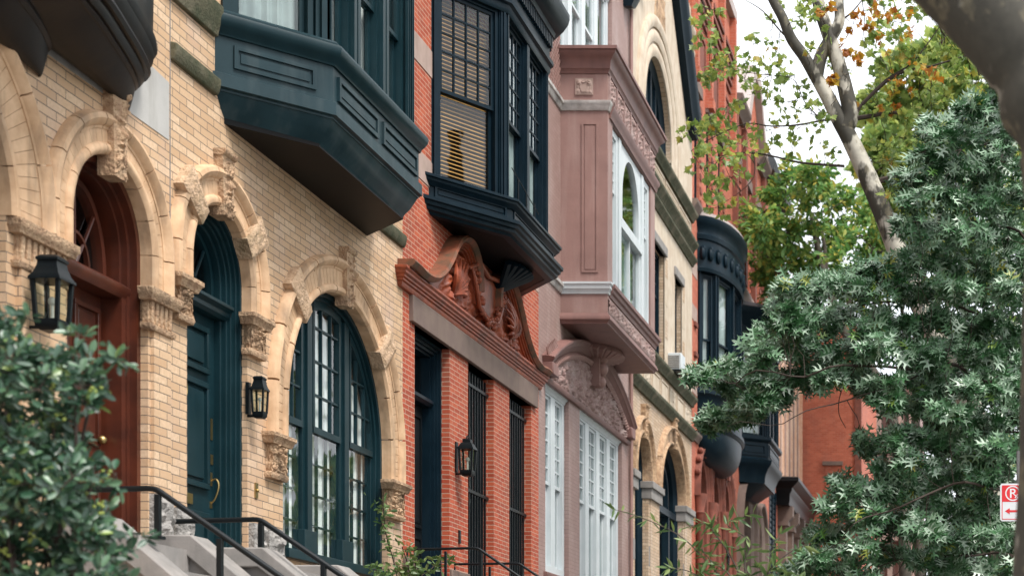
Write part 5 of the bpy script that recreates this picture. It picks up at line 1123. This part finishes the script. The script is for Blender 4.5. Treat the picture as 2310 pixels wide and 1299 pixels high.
def bough(mb, limbs, c, r, nt, nl, P, D, tw=.006, flat=.75, link=.016):
    """a spray of twigs round c, joined to the nearest limb; leaves along the twigs"""
    c = Vector(c)
    if limbs: s = nearest(limbs, c); mb.tube(curvy(s, c, 5, -.04, .1), [link * (1 - .12 * i) for i in range(6)], 5)
    for t in range(nt):
        d = Vector((random.gauss(0, 1), random.gauss(0, 1), random.gauss(0, 1) * flat)); d.normalize(); L = r * random.uniform(.6, 1.15)
        e = c + Vector((d.x * L, d.y * L, d.z * L - .12 * r)); pts = curvy(c, e, 3, .05, .12); mb.tube(pts, [tw, tw * .8, tw * .6, tw * .3], 4, False)
        for k in range(nl):
            f = random.uniform(.25, 1.0) ** .8; q = c.lerp(e, f) + Vector([random.gauss(0, .13 * r) for _ in range(3)])
            P.append(tuple(q)); D.append(tuple(d)); HT.append((q.z - c.z) / r)

bark = simple('grey brown bark', (0.10, 0.085, 0.065), (0.05, 0.042, 0.034), 0.9, 8, bmp=0.7, bscale=30, bdist=.01)
twig_m = simple('dark twig', (0.045, 0.03, 0.022), None, 0.85, 8, bmp=0)
syc = sycamore_bark('plane tree bark', 2.2, .5, .85); syc2 = sycamore_bark('big plane tree bark', 4.6, .38, .5)
oak_leaf = leafmat('pin oak leaf', [(0, (0.014, 0.08, 0.016)), (.4, (0.045, 0.16, 0.05)), (.75, (0.17, 0.31, 0.17)), (.975, (0.38, 0.50, 0.38)), (.98, (0.08, 0.30, 0.04)), (1, (0.40, 0.36, 0.05))], .5, .8, .2, .25, 1.6, (0.018, 0.085, 0.022))  # pale stops put the silvery sky reflection into the leaf colour
plane_leaf = leafmat('plane tree leaf', [(0, (0.12, 0.20, 0.045)), (.45, (0.24, 0.34, 0.08)), (.8, (0.38, 0.45, 0.12)), (.96, (0.45, 0.43, 0.08)), (1, (0.5, 0.24, 0.04))], .42, .6, .5)
autumn_leaf = leafmat('orange plane leaf', [(0, (0.30, 0.09, 0.015)), (.5, (0.45, 0.19, 0.02)), (1, (0.45, 0.33, 0.04))], .5, .4, .4)
locust_leaf = leafmat('locust leaf', [(0, (0.07, 0.19, 0.055)), (.5, (0.17, 0.33, 0.08)), (.85, (0.38, 0.48, 0.12)), (1, (0.55, 0.45, 0.08))], .5, .5, .5)
bush_leaf = leafmat('holly leaf', [(0, (0.014, 0.05, 0.024)), (.6, (0.03, 0.09, 0.048)), (.95, (0.10, 0.20, 0.10)), (1, (0.22, 0.3, 0.05))], .42, .7, .18, .2)
far_leaf = leafmat('far foliage leaf', [(0, (0.12, 0.21, 0.06)), (.5, (0.26, 0.37, 0.10)), (.9, (0.45, 0.50, 0.13)), (1, (0.55, 0.45, 0.07))], .55, .4, .5)
dark_leaf = leafmat('dark foliage leaf', [(0, (0.015, 0.04, 0.02)), (.6, (0.03, 0.075, 0.035)), (1, (0.07, 0.14, 0.05))], .5, .5, .3)
lance_leaf = leafmat('cherry leaf', [(0, (0.06, 0.12, 0.035)), (.6, (0.12, 0.2, 0.06)), (1, (0.22, 0.28, 0.09))], .42, .6, .35)

# --- big foreground plane tree, trunk at the right edge, heavy limb crossing the top corner
t = thing('plane_tree', 'massive mottled plane tree whose leaning limb crosses the top right corner', 'tree', (0.42, 7.2, -.1))
mb = MB(); YY = 7.2
pts = smooth([at(2400, 2300, YY), at(2396, 1500, YY), at(2397, 1299, YY), at(2410, 1080, YY), at(2414, 900, YY), at(2420, 700, YY), at(2425, 480, YY), at(2405, 320, YY), at(2345, 165, YY), at(2266, 55, YY), at(2150, -70, YY), at(2000, -230, YY), at(1850, -450, YY)], 6)
mb.tube(pts, [(.215 if i < 42 else .215 + .02 * math.sin(i)) if i < 50 else .21 for i in range(len(pts))], 28)
pts2 = smooth([at(2400, 600, YY), at(2470, 350, YY), at(2560, 50, YY), at(2620, -300, YY)], 6); mb.tube(pts2, .15, 20)
mb.build('trunk', syc2, t)

# --- slender forked plane tree in front of the far houses
t = thing('plane_tree', 'slender forked plane tree with pale patchy bark before the sky', 'tree', at(2310, 1600, 26) + Vector((0, 0, -1.6)))
Y = 26; A = lambda u, v, y=26: at(u, v, y)
mb = MB(); L0 = smooth([A(2330, 1900), A(2300, 1500), A(2215, 1000), A(2130, 800), A(2046, 620), A(2000, 500), A(1958, 400), A(1918, 315), A(1893, 270), A(1865, 215), A(1838, 168)], 6)
mb.tube(L0, [.19 - .09 * (i / (len(L0) - 1)) ** 1.4 for i in range(len(L0))], 16)
L1 = smooth([A(1905, 292), A(1918, 262), A(1908, 205), A(1890, 140), A(1866, 70), A(1845, 0), A(1830, -120)], 6); mb.tube(L1, [.135 - .045 * i / len(L1) for i in range(len(L1))], 14)
L2 = smooth([A(1838, 170), A(1815, 130), A(1785, 88), A(1765, 40), A(1735, -20), A(1700, -140)], 5); mb.tube(L2, [.10 - .035 * i / len(L2) for i in range(len(L2))], 12)
L3 = smooth([A(1842, 172), A(1852, 128), A(1872, 90), A(1893, 50), A(1892, 0), A(1890, -130)], 5); mb.tube(L3, [.105 - .035 * i / len(L3) for i in range(len(L3))], 12)
mb.build('trunk', syc, t)
mb = MB(); limbs = [L0[30:], L1, L2, L3]
for p, r0 in (([A(1925, 268), A(1965, 262), A(2010, 254), A(2060, 260), A(2110, 262)], .04), ([A(1955, 420), A(1985, 408), A(2030, 398), A(2080, 405), A(2120, 420), A(2200, 425)], .055), ([A(1905, 375), A(1860, 372), A(1800, 366), A(1740, 352), A(1690, 345), A(1630, 352), A(1600, 395)], .022),
              ([A(1935, 268), A(1870, 270), A(1800, 282), A(1740, 285), A(1680, 280), A(1600, 315), A(1560, 340)], .018), ([A(1785, 95), A(1760, 70), A(1720, 25), A(1680, 0)], .018), ([A(1850, 268), A(1815, 230), A(1790, 180), A(1740, 170)], .012), ([A(1893, 50), A(1925, 25), A(1960, -20)], .018), ([A(1930, 265), A(1945, 235), A(2000, 180), A(2060, 140), A(2120, 60)], .03), ([A(1700, 345), A(1700, 400), A(1660, 440), A(1610, 470)], .01), ([A(1560, -60), A(1590, 20), A(1580, 60), A(1600, 90)], .012), ([A(1945, 235), A(2020, 170), A(2100, 150), A(2200, 120)], .03)):
    q = smooth(p, 4); limbs.append(q); mb.tube(q, [r0 * (1 - .75 * i / (len(q) - 1)) for i in range(len(q))], 6)
mb.build('branches', twig_m, t)
P, D, tw = [], [], MB()
for u, v, r, nt_, nl in [(1590, 60, 45, 5, 9), (1615, 110, 40, 5, 9), (1600, 20, 30, 4, 6), (1700, 100, 45, 4, 5), (1740, 85, 35, 3, 4), (1650, 150, 50, 6, 8), (1700, 150, 50, 5, 7), (1620, 160, 35, 5, 8), (1600, 170, 30, 5, 8), (1750, 150, 45, 6, 7), (1790, 170, 45, 6, 6), (1730, 210, 45, 6, 6), (1780, 230, 45, 7, 6), (1680, 180, 45, 5, 7), (1640, 240, 45, 6, 8), (1600, 270, 40, 6, 9), (1570, 300, 35, 5, 9), (1620, 300, 45, 6, 8), (1680, 290, 45, 5, 7), (1590, 340, 35, 5, 8), (1630, 360, 45, 6, 8), (1680, 330, 35, 5, 6), (1650, 400, 40, 5, 7), (1600, 430, 40, 5, 8), (1620, 470, 35, 5, 8), (1580, 380, 30, 4, 6), (1740, 300, 45, 5, 5), (1800, 290, 40, 5, 5), (1730, 350, 40, 4, 4), (1790, 320, 35, 3, 4), (1820, 120, 45, 5, 5), (1760, 20, 40, 5, 6), (1800, 20, 45, 6, 7), (1850, 30, 45, 6, 7), (1870, 150, 45, 5, 5), (1835, 260, 40, 5, 5), (1860, 330, 40, 4, 5), (1850, 250, 40, 5, 6)]:
    bough(tw, limbs, A(u, v, 26 + random.uniform(-.9, .9)), r * 26 / FPX, nt_, max(3, int(nl * .8)), P, D, .004, .8, .007)
for v in range(10, 440, 52):
    for u in range(1960 + (30 if v < 250 else 60), 2330, 62):
        if rs.random() < .9: bough(tw, limbs, A(u + rs.uniform(-20, 20), v + rs.uniform(-18, 18), 27 + random.uniform(-1.5, 2.0)), 50 * 26 / FPX, 7, 9, P, D, .004, .8, .008)
tw.build('twigs', twig_m, t)
leaf_cloud('foliage', plane_leaf, t, 'plane', P, .115, .5, .3, D)
P, D, tw = [], [], MB()
for u, v, r in ((1955, 25, 34), (1980, 65, 30), (1925, 55, 26), (1905, 110, 18), (2000, 40, 32), (1860, 20, 22), (2000, 240, 24), (1925, 130, 18), (2060, 60, 40), (2100, 150, 40), (1880, 170, 16), (2040, 200, 34), (2180, 90, 40)): bough(tw, limbs, A(u, v, 25.3 + random.uniform(-.8, .8)), r * 26 / FPX, 4, 5, P, D, .004, .8, .006)
tw.build('autumn_twigs', twig_m, t); leaf_cloud('autumn_foliage', autumn_leaf, t, 'plane', P, .10, .5, .3, D, 'orange autumn leaves')

# --- locust beyond it
t = thing('locust_tree', 'rounded bright green tree in front of the far red houses', 'tree', at(2040, 1500, 46) + Vector((0, 0, -2.9)))
A = lambda u, v, y=46: at(u, v, y)
mb = MB(); L0 = smooth([A(2040, 1900), A(2040, 1200), A(2000, 900), A(1900, 740), A(1850, 580), A(1830, 480)], 5); mb.tube(L0, [.2 - .14 * i / len(L0) for i in range(len(L0))], 10); limbs = [L0]
for p in ([A(1880, 760), A(1820, 680), A(1760, 620), A(1720, 560)], [A(1880, 760), A(1930, 650), A(1970, 560)], [A(1866, 650), A(1860, 560), A(1845, 500), A(1790, 440)]): q = smooth(p, 4); limbs.append(q); mb.tube(q, [.07 * (1 - .7 * i / len(q)) for i in range(len(q))], 7)
mb.build('trunk', bark, t); P, D, tw = [], [], MB()
for u, v in ((1730, 480), (1770, 440), (1820, 430), (1870, 440), (1920, 450), (1960, 480), (1990, 520), (1720, 540), (1765, 520), (1820, 500), (1880, 510), (1930, 530), (1975, 570), (1720, 600), (1770, 590), (1830, 570), (1890, 590), (1950, 610), (1760, 650), (1820, 640), (1880, 650), (1930, 670), (1990, 640), (1800, 700), (1870, 710), (1790, 410), (1850, 400), (1705, 510)):
    bough(tw, limbs, A(u + random.uniform(-12, 12), v + random.uniform(-12, 12), 46 + random.uniform(-1.6, 1.6)), .66, 12, 34, P, D, .008, .7, .02)
tw.build('twigs', twig_m, t); leaf_cloud('foliage', locust_leaf, t, 'oval', P, .215, .8, .3, D)

# --- trees behind the oak at the far end
for i, (lab, cu, cv, Yb, blobs, lm, sz) in enumerate((
    ('yellow green tree rising behind the pale plane tree trunk', 2080, 1100, 58, [(1960, 330), (2020, 300), (2080, 280), (2150, 300), (2220, 260), (2290, 250), (1990, 400), (2060, 380), (2140, 380), (2220, 360), (2290, 350), (2010, 480), (2090, 470), (2170, 460), (2250, 450), (2040, 560), (2120, 560), (2200, 550), (2290, 540), (2100, 200), (2180, 180), (2260, 160), (2060, 640), (2140, 640), (2230, 640), (2300, 120), (2010, 230), (2050, 160), (2110, 110), (2180, 80), (2250, 40), (2320, 30), (1970, 270)], far_leaf, .42),
    ('dark green tree far down the street behind the oak leaves', 2220, 1250, 50, [(2080, 760), (2160, 760), (2240, 740), (2310, 740), (2100, 850), (2180, 850), (2260, 840), (2130, 940), (2210, 930), (2290, 920), (2150, 1030), (2230, 1020), (2300, 1010), (2130, 1120), (2210, 1120), (2290, 1110), (2130, 1210), (2200, 1210), (2280, 1200), (2140, 1290), (2210, 1290), (2290, 1290), (2180, 1370), (2260, 1370)], dark_leaf, .34))):
    A = lambda u, v, y=Yb: at(u, v, y)
    b0 = A(cu, cv); t = thing('street_tree', lab, 'tree', (b0[0], b0[1], -.1)); mb = MB(); L0 = smooth([(b0[0], b0[1], -.1), (b0[0], b0[1], 3.5), A(cu - 15, cv - 300), A(cu + 20, cv - 560)], 5); mb.tube(L0, [.24 - .16 * k / len(L0) for k in range(len(L0))], 10); limbs = [L0]
    for k in range(5): q = smooth([L0[6 + k], A(cu + (-1) ** k * 60, cv - 300 - k * 60), A(cu + (-1) ** k * 130, cv - 420 - k * 90)], 4); limbs.append(q); mb.tube(q, [.09 * (1 - .7 * m / len(q)) for m in range(len(q))], 7)
    mb.build('trunk', bark, t); P, D, tw = [], [], MB()
    for u, v in blobs: bough(tw, limbs, A(u + random.uniform(-15, 15), v + random.uniform(-15, 15), Yb + random.uniform(-2.5, 2.5)), 62 * Yb / FPX, 10, 20, P, D, .012, .8, .03)
    tw.build('twigs', twig_m, t); leaf_cloud('foliage', lm, t, 'plane', P, sz, .7, .3, D)

# --- trees on the other side of the street (mirrored in the window panes)
proto = None
for i, (x, y, s_) in enumerate(((9.6, 17, 1.0), (9.9, 27, 1.1), (9.4, 38, .95), (9.8, 50, 1.15), (9.5, 64, 1.0))):
    if proto is None:
        t = thing('street_tree', 'broad leafy tree across the street', 'tree', (0, 0, -.1), 'trees across the street'); mb = MB(); L0 = [Vector((0, 0, -.1)), Vector((.1, .1, 3)), Vector((0, .2, 6)), Vector((.2, 0, 9))]; mb.tube(smooth(L0, 4), [.25 - .012 * k for k in range(13)], 8); tr_ = mb.build('trunk', bark, t)
        P, D, tw = [], [], MB()
        for k in range(60): bough(tw, [smooth(L0, 4)[5:]], Vector((random.gauss(0, 1.5), random.gauss(0, 2.2), random.uniform(3.5, 11))), 1.0, 8, 8, P, D, .015, .8, .04)
        tg_ = tw.build('twigs', twig_m, t); fo_ = leaf_cloud('foliage', far_leaf, t, 'plane', P, .42, .6, .3, D); proto = t; t.location = (x, y, -.1)
        for o_ in (tr_, tg_, fo_): o_.location = (0, 0, 0)
    else:
        r = proto.copy(); COL.objects.link(r); r.location = (x, y, -.1); r.rotation_euler = (0, 0, i * 1.3); r.scale = (s_,) * 3
        for ch in proto.children: q = ch.copy(); COL.objects.link(q); q.parent = r

# --- pin oak, long drooping boughs
t = thing('oak_tree', 'large pin oak with silvery star-shaped leaves filling the right side', 'tree', (1.1, 21.5, -.1)); Yo = 21.5
A = lambda u, v, y=16.0: at(u, v, y * 1.34)
mb = MB(); L0 = smooth([A(2400, 1990), A(2398, 1500), A(2392, 1100), A(2388, 800), A(2380, 500), A(2370, 200), A(2365, -100)], 6); mb.tube(L0, [.2 - .1 * i / len(L0) for i in range(len(L0))], 14); limbs = [L0]; mb2 = MB()
for p, r0 in (([A(2388, 900), A(2250, 830, 15.5), A(2100, 800, 15.2), A(1950, 800, 15), A(1800, 810, 14.8), A(1640, 830, 14.6)], .06), ([A(2385, 760), A(2250, 680, 16.5), A(2080, 650, 16.6), A(1900, 660, 16.6), A(1760, 690, 16.5)], .05), ([A(2392, 1150), A(2280, 1080, 15), A(2150, 1080, 14.7), A(2000, 1130, 14.5), A(1880, 1200, 14.4)], .05), ([A(2392, 1000), A(2280, 960, 16), A(2130, 960, 16), A(2020, 1000, 16)], .04), ([A(2380, 600), A(2280, 480, 16), A(2180, 430, 16), A(2090, 440, 16)], .045), ([A(2375, 400), A(2300, 300, 15.6), A(2220, 280, 15.6), A(2160, 300, 15.6)], .035), ([A(2392, 1300), A(2250, 1240, 15.5), A(2100, 1240, 15.5), A(1900, 1290, 15.2)], .04), ([A(2100, 800, 15.2), A(1900, 880, 14.9), A(1750, 920, 14.6), A(1610, 950, 14.5)], .022)):
    q = smooth(p, 5); limbs.append(q); q = [x + Vector((0, .7 + .15 * math.sin(i_ * 1.3), .05 * math.sin(i_ * .9 + r0 * 99))) for i_, x in enumerate(q)]; limbs[-1] = q; mb2.tube(q, [r0 * .5 * (1 - .8 * i / (len(q) - 1)) for i in range(len(q))], 8)
mb.build('trunk', bark, t); mb2.build('branches', twig_m, t)
OB = [(2090, 350, 34), (2110, 295, 28), (2170, 240, 32), (1985, 600, 32), (1940, 615, 26), (2050, 400, 28), (2240, 235, 45), (2290, 200, 45), (2160, 300, 50), (2225, 300, 55), (2290, 290, 55), (2140, 365, 50), (2205, 370, 55), (2275, 370, 55), (2080, 440, 50), (2145, 440, 55), (2215, 440, 55), (2285, 440, 55), (2060, 510, 50), (2125, 510, 55), (2195, 515, 55), (2270, 515, 55), (2060, 580, 50), (2130, 585, 55), (2205, 585, 55), (2280, 590, 55),
      (1785, 655, 38), (1755, 690, 34), (1845, 645, 45), (1920, 640, 45), (1995, 635, 50), (2070, 650, 55), (2150, 655, 55), (2225, 655, 55), (2290, 660, 55), (1735, 735, 34), (1790, 720, 44), (1860, 715, 50), (1935, 715, 50), (2010, 715, 50), (2090, 720, 52), (2170, 720, 52), (2245, 725, 52), (2295, 760, 45), (1715, 790, 34), (1765, 780, 44), (1820, 785, 50), (1895, 780, 50), (1970, 785, 50), (2045, 785, 50), (2125, 790, 50), (2205, 790, 50), (2270, 800, 50),
      (1590, 835, 24), (1630, 825, 28), (1665, 850, 34), (1720, 850, 42), (1790, 850, 42), (1860, 835, 36), (1930, 840, 40), (2000, 850, 42), (2075, 855, 45), (2150, 860, 45), (2225, 865, 45), (2290, 870, 42), (1700, 905, 30), (1750, 890, 30), (1600, 945, 20), (1640, 935, 24), (1690, 935, 22), (1960, 880, 24), (2010, 905, 28),
      (2070, 915, 34), (2140, 925, 42), (2210, 935, 42), (2280, 940, 42), (2290, 1000, 40), (1965, 1000, 26), (2000, 985, 28), (2050, 985, 32), (2110, 990, 38), (2180, 1000, 42), (2240, 1010, 42), (2010, 1045, 34), (2070, 1050, 40), (2140, 1065, 42), (2210, 1075, 40), (2255, 1060, 34), (1915, 1095, 28), (1960, 1095, 34), (2025, 1110, 42), (2095, 1125, 42), (2165, 1140, 42), (2225, 1150, 36), (2280, 1220, 40),
      (1890, 1150, 30), (1945, 1160, 40), (2010, 1180, 42), (2085, 1195, 40), (2160, 1205, 42), (2230, 1215, 40), (1860, 1205, 34), (1925, 1225, 42), (1985, 1245, 30), (1830, 1260, 34), (1890, 1280, 38), (1950, 1300, 34), (2080, 1260, 34), (2160, 1280, 40), (2240, 1285, 40), (2290, 1290, 40), (1800, 1300, 28), (1860, 1330, 40), (2100, 1330, 40), (2200, 1350, 45)]
P, D, tw = [], [], MB(); HT.clear()
for u, v, r in OB:
    for rep in range(2): bough(tw, limbs, at(u + random.uniform(-12, 14), v + random.uniform(-12, 12), Yo + random.uniform(-1.1, 1.7)), .86 * r * Yo / FPX, 8, 10, P, D, .003, .45, .006)
tw.tube(smooth([A(1905, 860), A(1893, 900), A(1893, 935), A(1908, 965)], 4), [.008 * (1 - .04 * i) for i in range(13)], 5)
tw.build('twigs', twig_m, t); HH = np.clip((np.array(HT) + .42) * 2.2, 0, 1)[:, None]; leaf_cloud('foliage', oak_leaf, t, 'oak', P, .19, .75, .45, D, None, HH * np.array([-.3, -1.25, 1.0]) + (1 - HH) * np.array([-.1, -.2, .2]))
print('oak leaves', len(P))

# --- foreground shrub, bottom left
t = thing('shrub', 'dense glossy dark green shrub with pale berries at the lower left', 'shrub', (-4.4, 8.0, -.1))
A = lambda u, v, y=8.0: at(u, v, y)
mb = MB(); limbs = []
for k in range(14):
    e = A(random.uniform(-60, 240), random.uniform(760, 1250), 8 + random.uniform(-.3, .3)); q = smooth([(-4.4 + random.uniform(-.12, .12), 8 + random.uniform(-.12, .12), -.1), (-4.45 + random.uniform(-.2, .2), 8 + random.uniform(-.2, .2), 1.2), e], 5); limbs.append(q); mb.tube(q, [.018 * (1 - .7 * i / len(q)) for i in range(len(q))], 5)
mb.build('stems', twig_m, t); P, D, tw = [], [], MB(); BP = []
edge = [(775, 50), (812, 140), (840, 232), (880, 215), (930, 172), (980, 195), (1030, 212), (1080, 205), (1120, 172), (1160, 212), (1200, 245), (1250, 280), (1310, 290)]
for v, ue in edge:
    u = -30
    while u < ue - 20:
        bough(tw, None, A(u + random.uniform(-15, 15), v + random.uniform(-15, 15), 8 + random.uniform(-.35, .35)), .11, 7, 11, P, D, .003, .9); u += 52
        if random.random() < .35: BP.append(A(u + random.uniform(-15, 15), v + random.uniform(-15, 15), 7.9))
    bough(tw, None, A(ue - 28, v, 8 + random.uniform(-.2, .2)), .10, 5, 6, P, D, .003, .9)
for v, u in ((795, 262), (812, 268), (905, 190), (1075, 262), (1210, 300), (720, 20), (760, 180), (715, 60)): bough(tw, None, A(u, v, 7.9), .07, 3, 6, P, D, .003, .6)
tw.build('twigs', twig_m, t); leaf_cloud('foliage', bush_leaf, t, 'oval', P, .07, .5, -.4, D, None, (.2, -.7))
mb = MB()
for p in BP:
    for k in range(7): mb.ball(p + Vector([random.gauss(0, .018) for _ in range(3)]), .009, 5)
mb.build('berries', simple('green berry', (0.3, 0.36, 0.08), None, .4, 9, bmp=0), t)['kind'] = 'stuff'

# --- young cherry whose sprays reach up into the frame
t = thing('cherry_tree', 'slim young tree with narrow light green leaves at the bottom centre', 'tree', at(1680, 1700, 14) + Vector((0, 0, -1.1)))
A = lambda u, v, y=14.0: at(u, v, y)
mb = MB(); L = []
b0 = A(1690, 1700); L.append(smooth([(b0[0], 14, -.1), A(1700, 1600), A(1695, 1450), A(1690, 1330)], 4)); mb.tube(L[0], [.03 - .012 * i / len(L[0]) for i in range(len(L[0]))], 8)
sp = ([A(1692, 1400), A(1640, 1320), A(1590, 1260), A(1530, 1205), A(1450, 1168), A(1385, 1148)], [A(1692, 1380), A(1670, 1300), A(1640, 1240), A(1610, 1200), A(1600, 1180), A(1560, 1185)], [A(1690, 1330), A(1680, 1270), A(1690, 1220), A(1640, 1180), A(1700, 1160)], [A(1690, 1340), A(1740, 1280), A(1790, 1240), A(1830, 1225)], [A(1690, 1400), A(1620, 1330), A(1560, 1290), A(1510, 1280)], [A(1692, 1350), A(1730, 1300), A(1740, 1240), A(1760, 1200)], [A(1692, 1420), A(1780, 1330), A(1840, 1300)], [A(1692, 1380), A(1650, 1300), A(1600, 1260), A(1580, 1230)], [A(1640, 1320), A(1600, 1300), A(1560, 1310)])
P, D = [], []
for p in sp:
    q = smooth(p, 6); L.append(q); mb.tube(q, [.009 * (1 - .75 * i / (len(q) - 1)) for i in range(len(q))], 5)
    for i, x in enumerate(q):
        if i < 5: continue
        d = (q[min(i + 1, len(q) - 1)] - q[i - 1]).normalized()
        for sg in (1, -1): 
            if rs.random() < .85: P.append(tuple(x + Vector((rs.uniform(-.01, .01), rs.uniform(-.04, .04), rs.uniform(-.01, .01))))); D.append(tuple(d * .8 + Vector((d.z, rs.uniform(-.5, .5), -d.x)) * sg * .9))
for u, v in ((1690, 1300), (1740, 1295), (1800, 1300), (1630, 1310)): bough(mb, L, A(u, v), .15, 4, 6, P, D, .003, .7, .006)
mb.build('trunk', bark, t); leaf_cloud('foliage', lance_leaf, t, 'lance', P, .12, .5, .35, D)

# --- creeper at the foot of the arched window
t = thing('creeper', 'thin leafy creeper climbing the foot of the arched window pier', 'creeper', F(19.2, 0, .15)); mb = MB(); P, D = [], []
for p in ([F(19.0, 0, .3), F(19.05, 2.6, .12), F(18.9, 3.2, .1), F(18.7, 3.6, .06), F(18.62, 3.95, .05)], [F(19.2, 0, .3), F(19.25, 2.8, .12), F(19.3, 3.2, .12), F(19.1, 3.5, .1)], [F(19.4, 0, .3), F(19.5, 2.8, .14), F(19.8, 3.3, .2), F(20.3, 3.45, .3)], [F(19.3, 0, .3), F(18.9, 2.6, .25), F(18.3, 3.05, .2), F(17.9, 3.15, .2)], [F(19.5, 0, .3), F(19.9, 2.6, .2), F(20.4, 3.1, .25), F(20.9, 3.2, .3)], [F(19.3, 0, .3), F(19.6, 2.6, .2), F(19.45, 3.2, .15), F(19.35, 3.5, .15)]):
    q = smooth(p, 9); mb.tube(q, .006, 4)
    for i, x in enumerate(q):
        if x.z > 2.5:
            for k in range(5): P.append(tuple(x + Vector([random.gauss(0, .05) for _ in range(3)]))); D.append((random.gauss(0, 1), random.gauss(0, 1), .3))
mb.build('stems', twig_m, t); leaf_cloud('foliage', lance_leaf, t, 'oval', P, .085, .4, .1, D)

# --- parking sign, partly behind the foreground trunk
t = thing('parking_sign', 'white and red no parking sign with a left arrow beside the right-hand trunk', 'sign', at(2297, 1610, 19.25) + Vector((0, 0, -1.7)))
sw = simple('sign white', (.72, .73, .75), None, .4, 2, bmp=0); sr = simple('sign red', (.68, .012, .02), None, .4, 2, bmp=0); galv = simple('galvanised steel', (.25, .25, .25), None, .5, 5, bmp=.1)
Ys = 19.2; k = Ys / FPX
def S(u, v, n=0): p = at(u, v, Ys - n); return p
cxu, x0 = 2284, 2256
def SL(a, z, n): return ((x0 - CX) * k + a, Ys - n, CAMH + (CY - 1175) * k + z)   # a right, z up, from the sign's lower left corner
w_, h_ = .29, .43
mb = MB()
def rrect(a0, a1, z0, z1, r): return [(cx_ + r * math.cos(an + j * PI / 8), cz_ + r * math.sin(an + j * PI / 8)) for cx_, cz_, an in ((a1 - r, z1 - r, 0), (a0 + r, z1 - r, PI / 2), (a0 + r, z0 + r, PI), (a1 - r, z0 + r, 1.5 * PI)) for j in range(5)]
mb.prism_z(rrect(0, w_, 0, h_, .03), 0, .004, SL); pnl = mb.build('sign_panel', sw, t)
mb = MB(); mb.prism_z(rrect(.02, w_ - .02, .222, h_ - .02, .012), .0042, .0056, SL); mb.build('red_field', sr, pnl)
mb = MB()
for a0, a1, z0, z1 in ((.02, .028, .02, .225), (w_ - .028, w_ - .02, .02, .225), (.02, w_ - .02, .02, .028)): mb.box(a0, a1, z0, z1, .0042, .0056, SL)
mb.build('border', sr, pnl)
mb = MB(); C0 = (w_ / 2, .318)
mb.loft([[SL(C0[0] + math.cos(q * PI / 16) * r, C0[1] + math.sin(q * PI / 16) * r, n) for r, n in ((.086, .0057), (.086, .0072), (.072, .0072), (.072, .0057))] for q in range(33)], False)
mb.box(C0[0] - .032, C0[0] - .014, C0[1] - .052, C0[1] + .052, .0057, .0072, SL)
mb.loft([[SL(C0[0] + .002 + math.cos(R(90 - q * 15)) * r, C0[1] + .024 + math.sin(R(90 - q * 15)) * r, n) for r, n in ((.029, .0057), (.029, .0072), (.013, .0072), (.013, .0057))] for q in range(13)], False)
mb.box(C0[0] - .015, C0[0] + .003, C0[1] + .037, C0[1] + .0525, .0057, .0073, SL); mb.box(C0[0] - .015, C0[0] + .003, C0[1] - .0045, C0[1] + .011, .0057, .0073, SL)
mb.prism_z([(C0[0] - .002, C0[1] - .004), (C0[0] + .012, C0[1] - .004), (C0[0] + .062, C0[1] - .046), (C0[0] + .053, C0[1] - .055)], .0057, .0074, SL)
mb.prism_z([(C0[0] + .02, C0[1] - .05), (C0[0] + .03, C0[1] - .055), (C0[0] + .062, C0[1] - .012), (C0[0] + .052, C0[1] - .007)], .0057, .0075, SL)
mb.build('no_parking_symbol', sw, pnl)
mb = MB(); mb.prism_z([(.055, .115), (.11, .15), (.11, .127), (w_ - .05, .127), (w_ - .05, .103), (.11, .103), (.11, .08)], .0042, .0058, SL); mb.build('arrow', sr, pnl)
mb = MB(); px = (2298 - CX) * k; mb.tube([(px, Ys + .03, -.1), (px, Ys + .03, 4.6)], .025, 10); mb.build('post', galv, t)
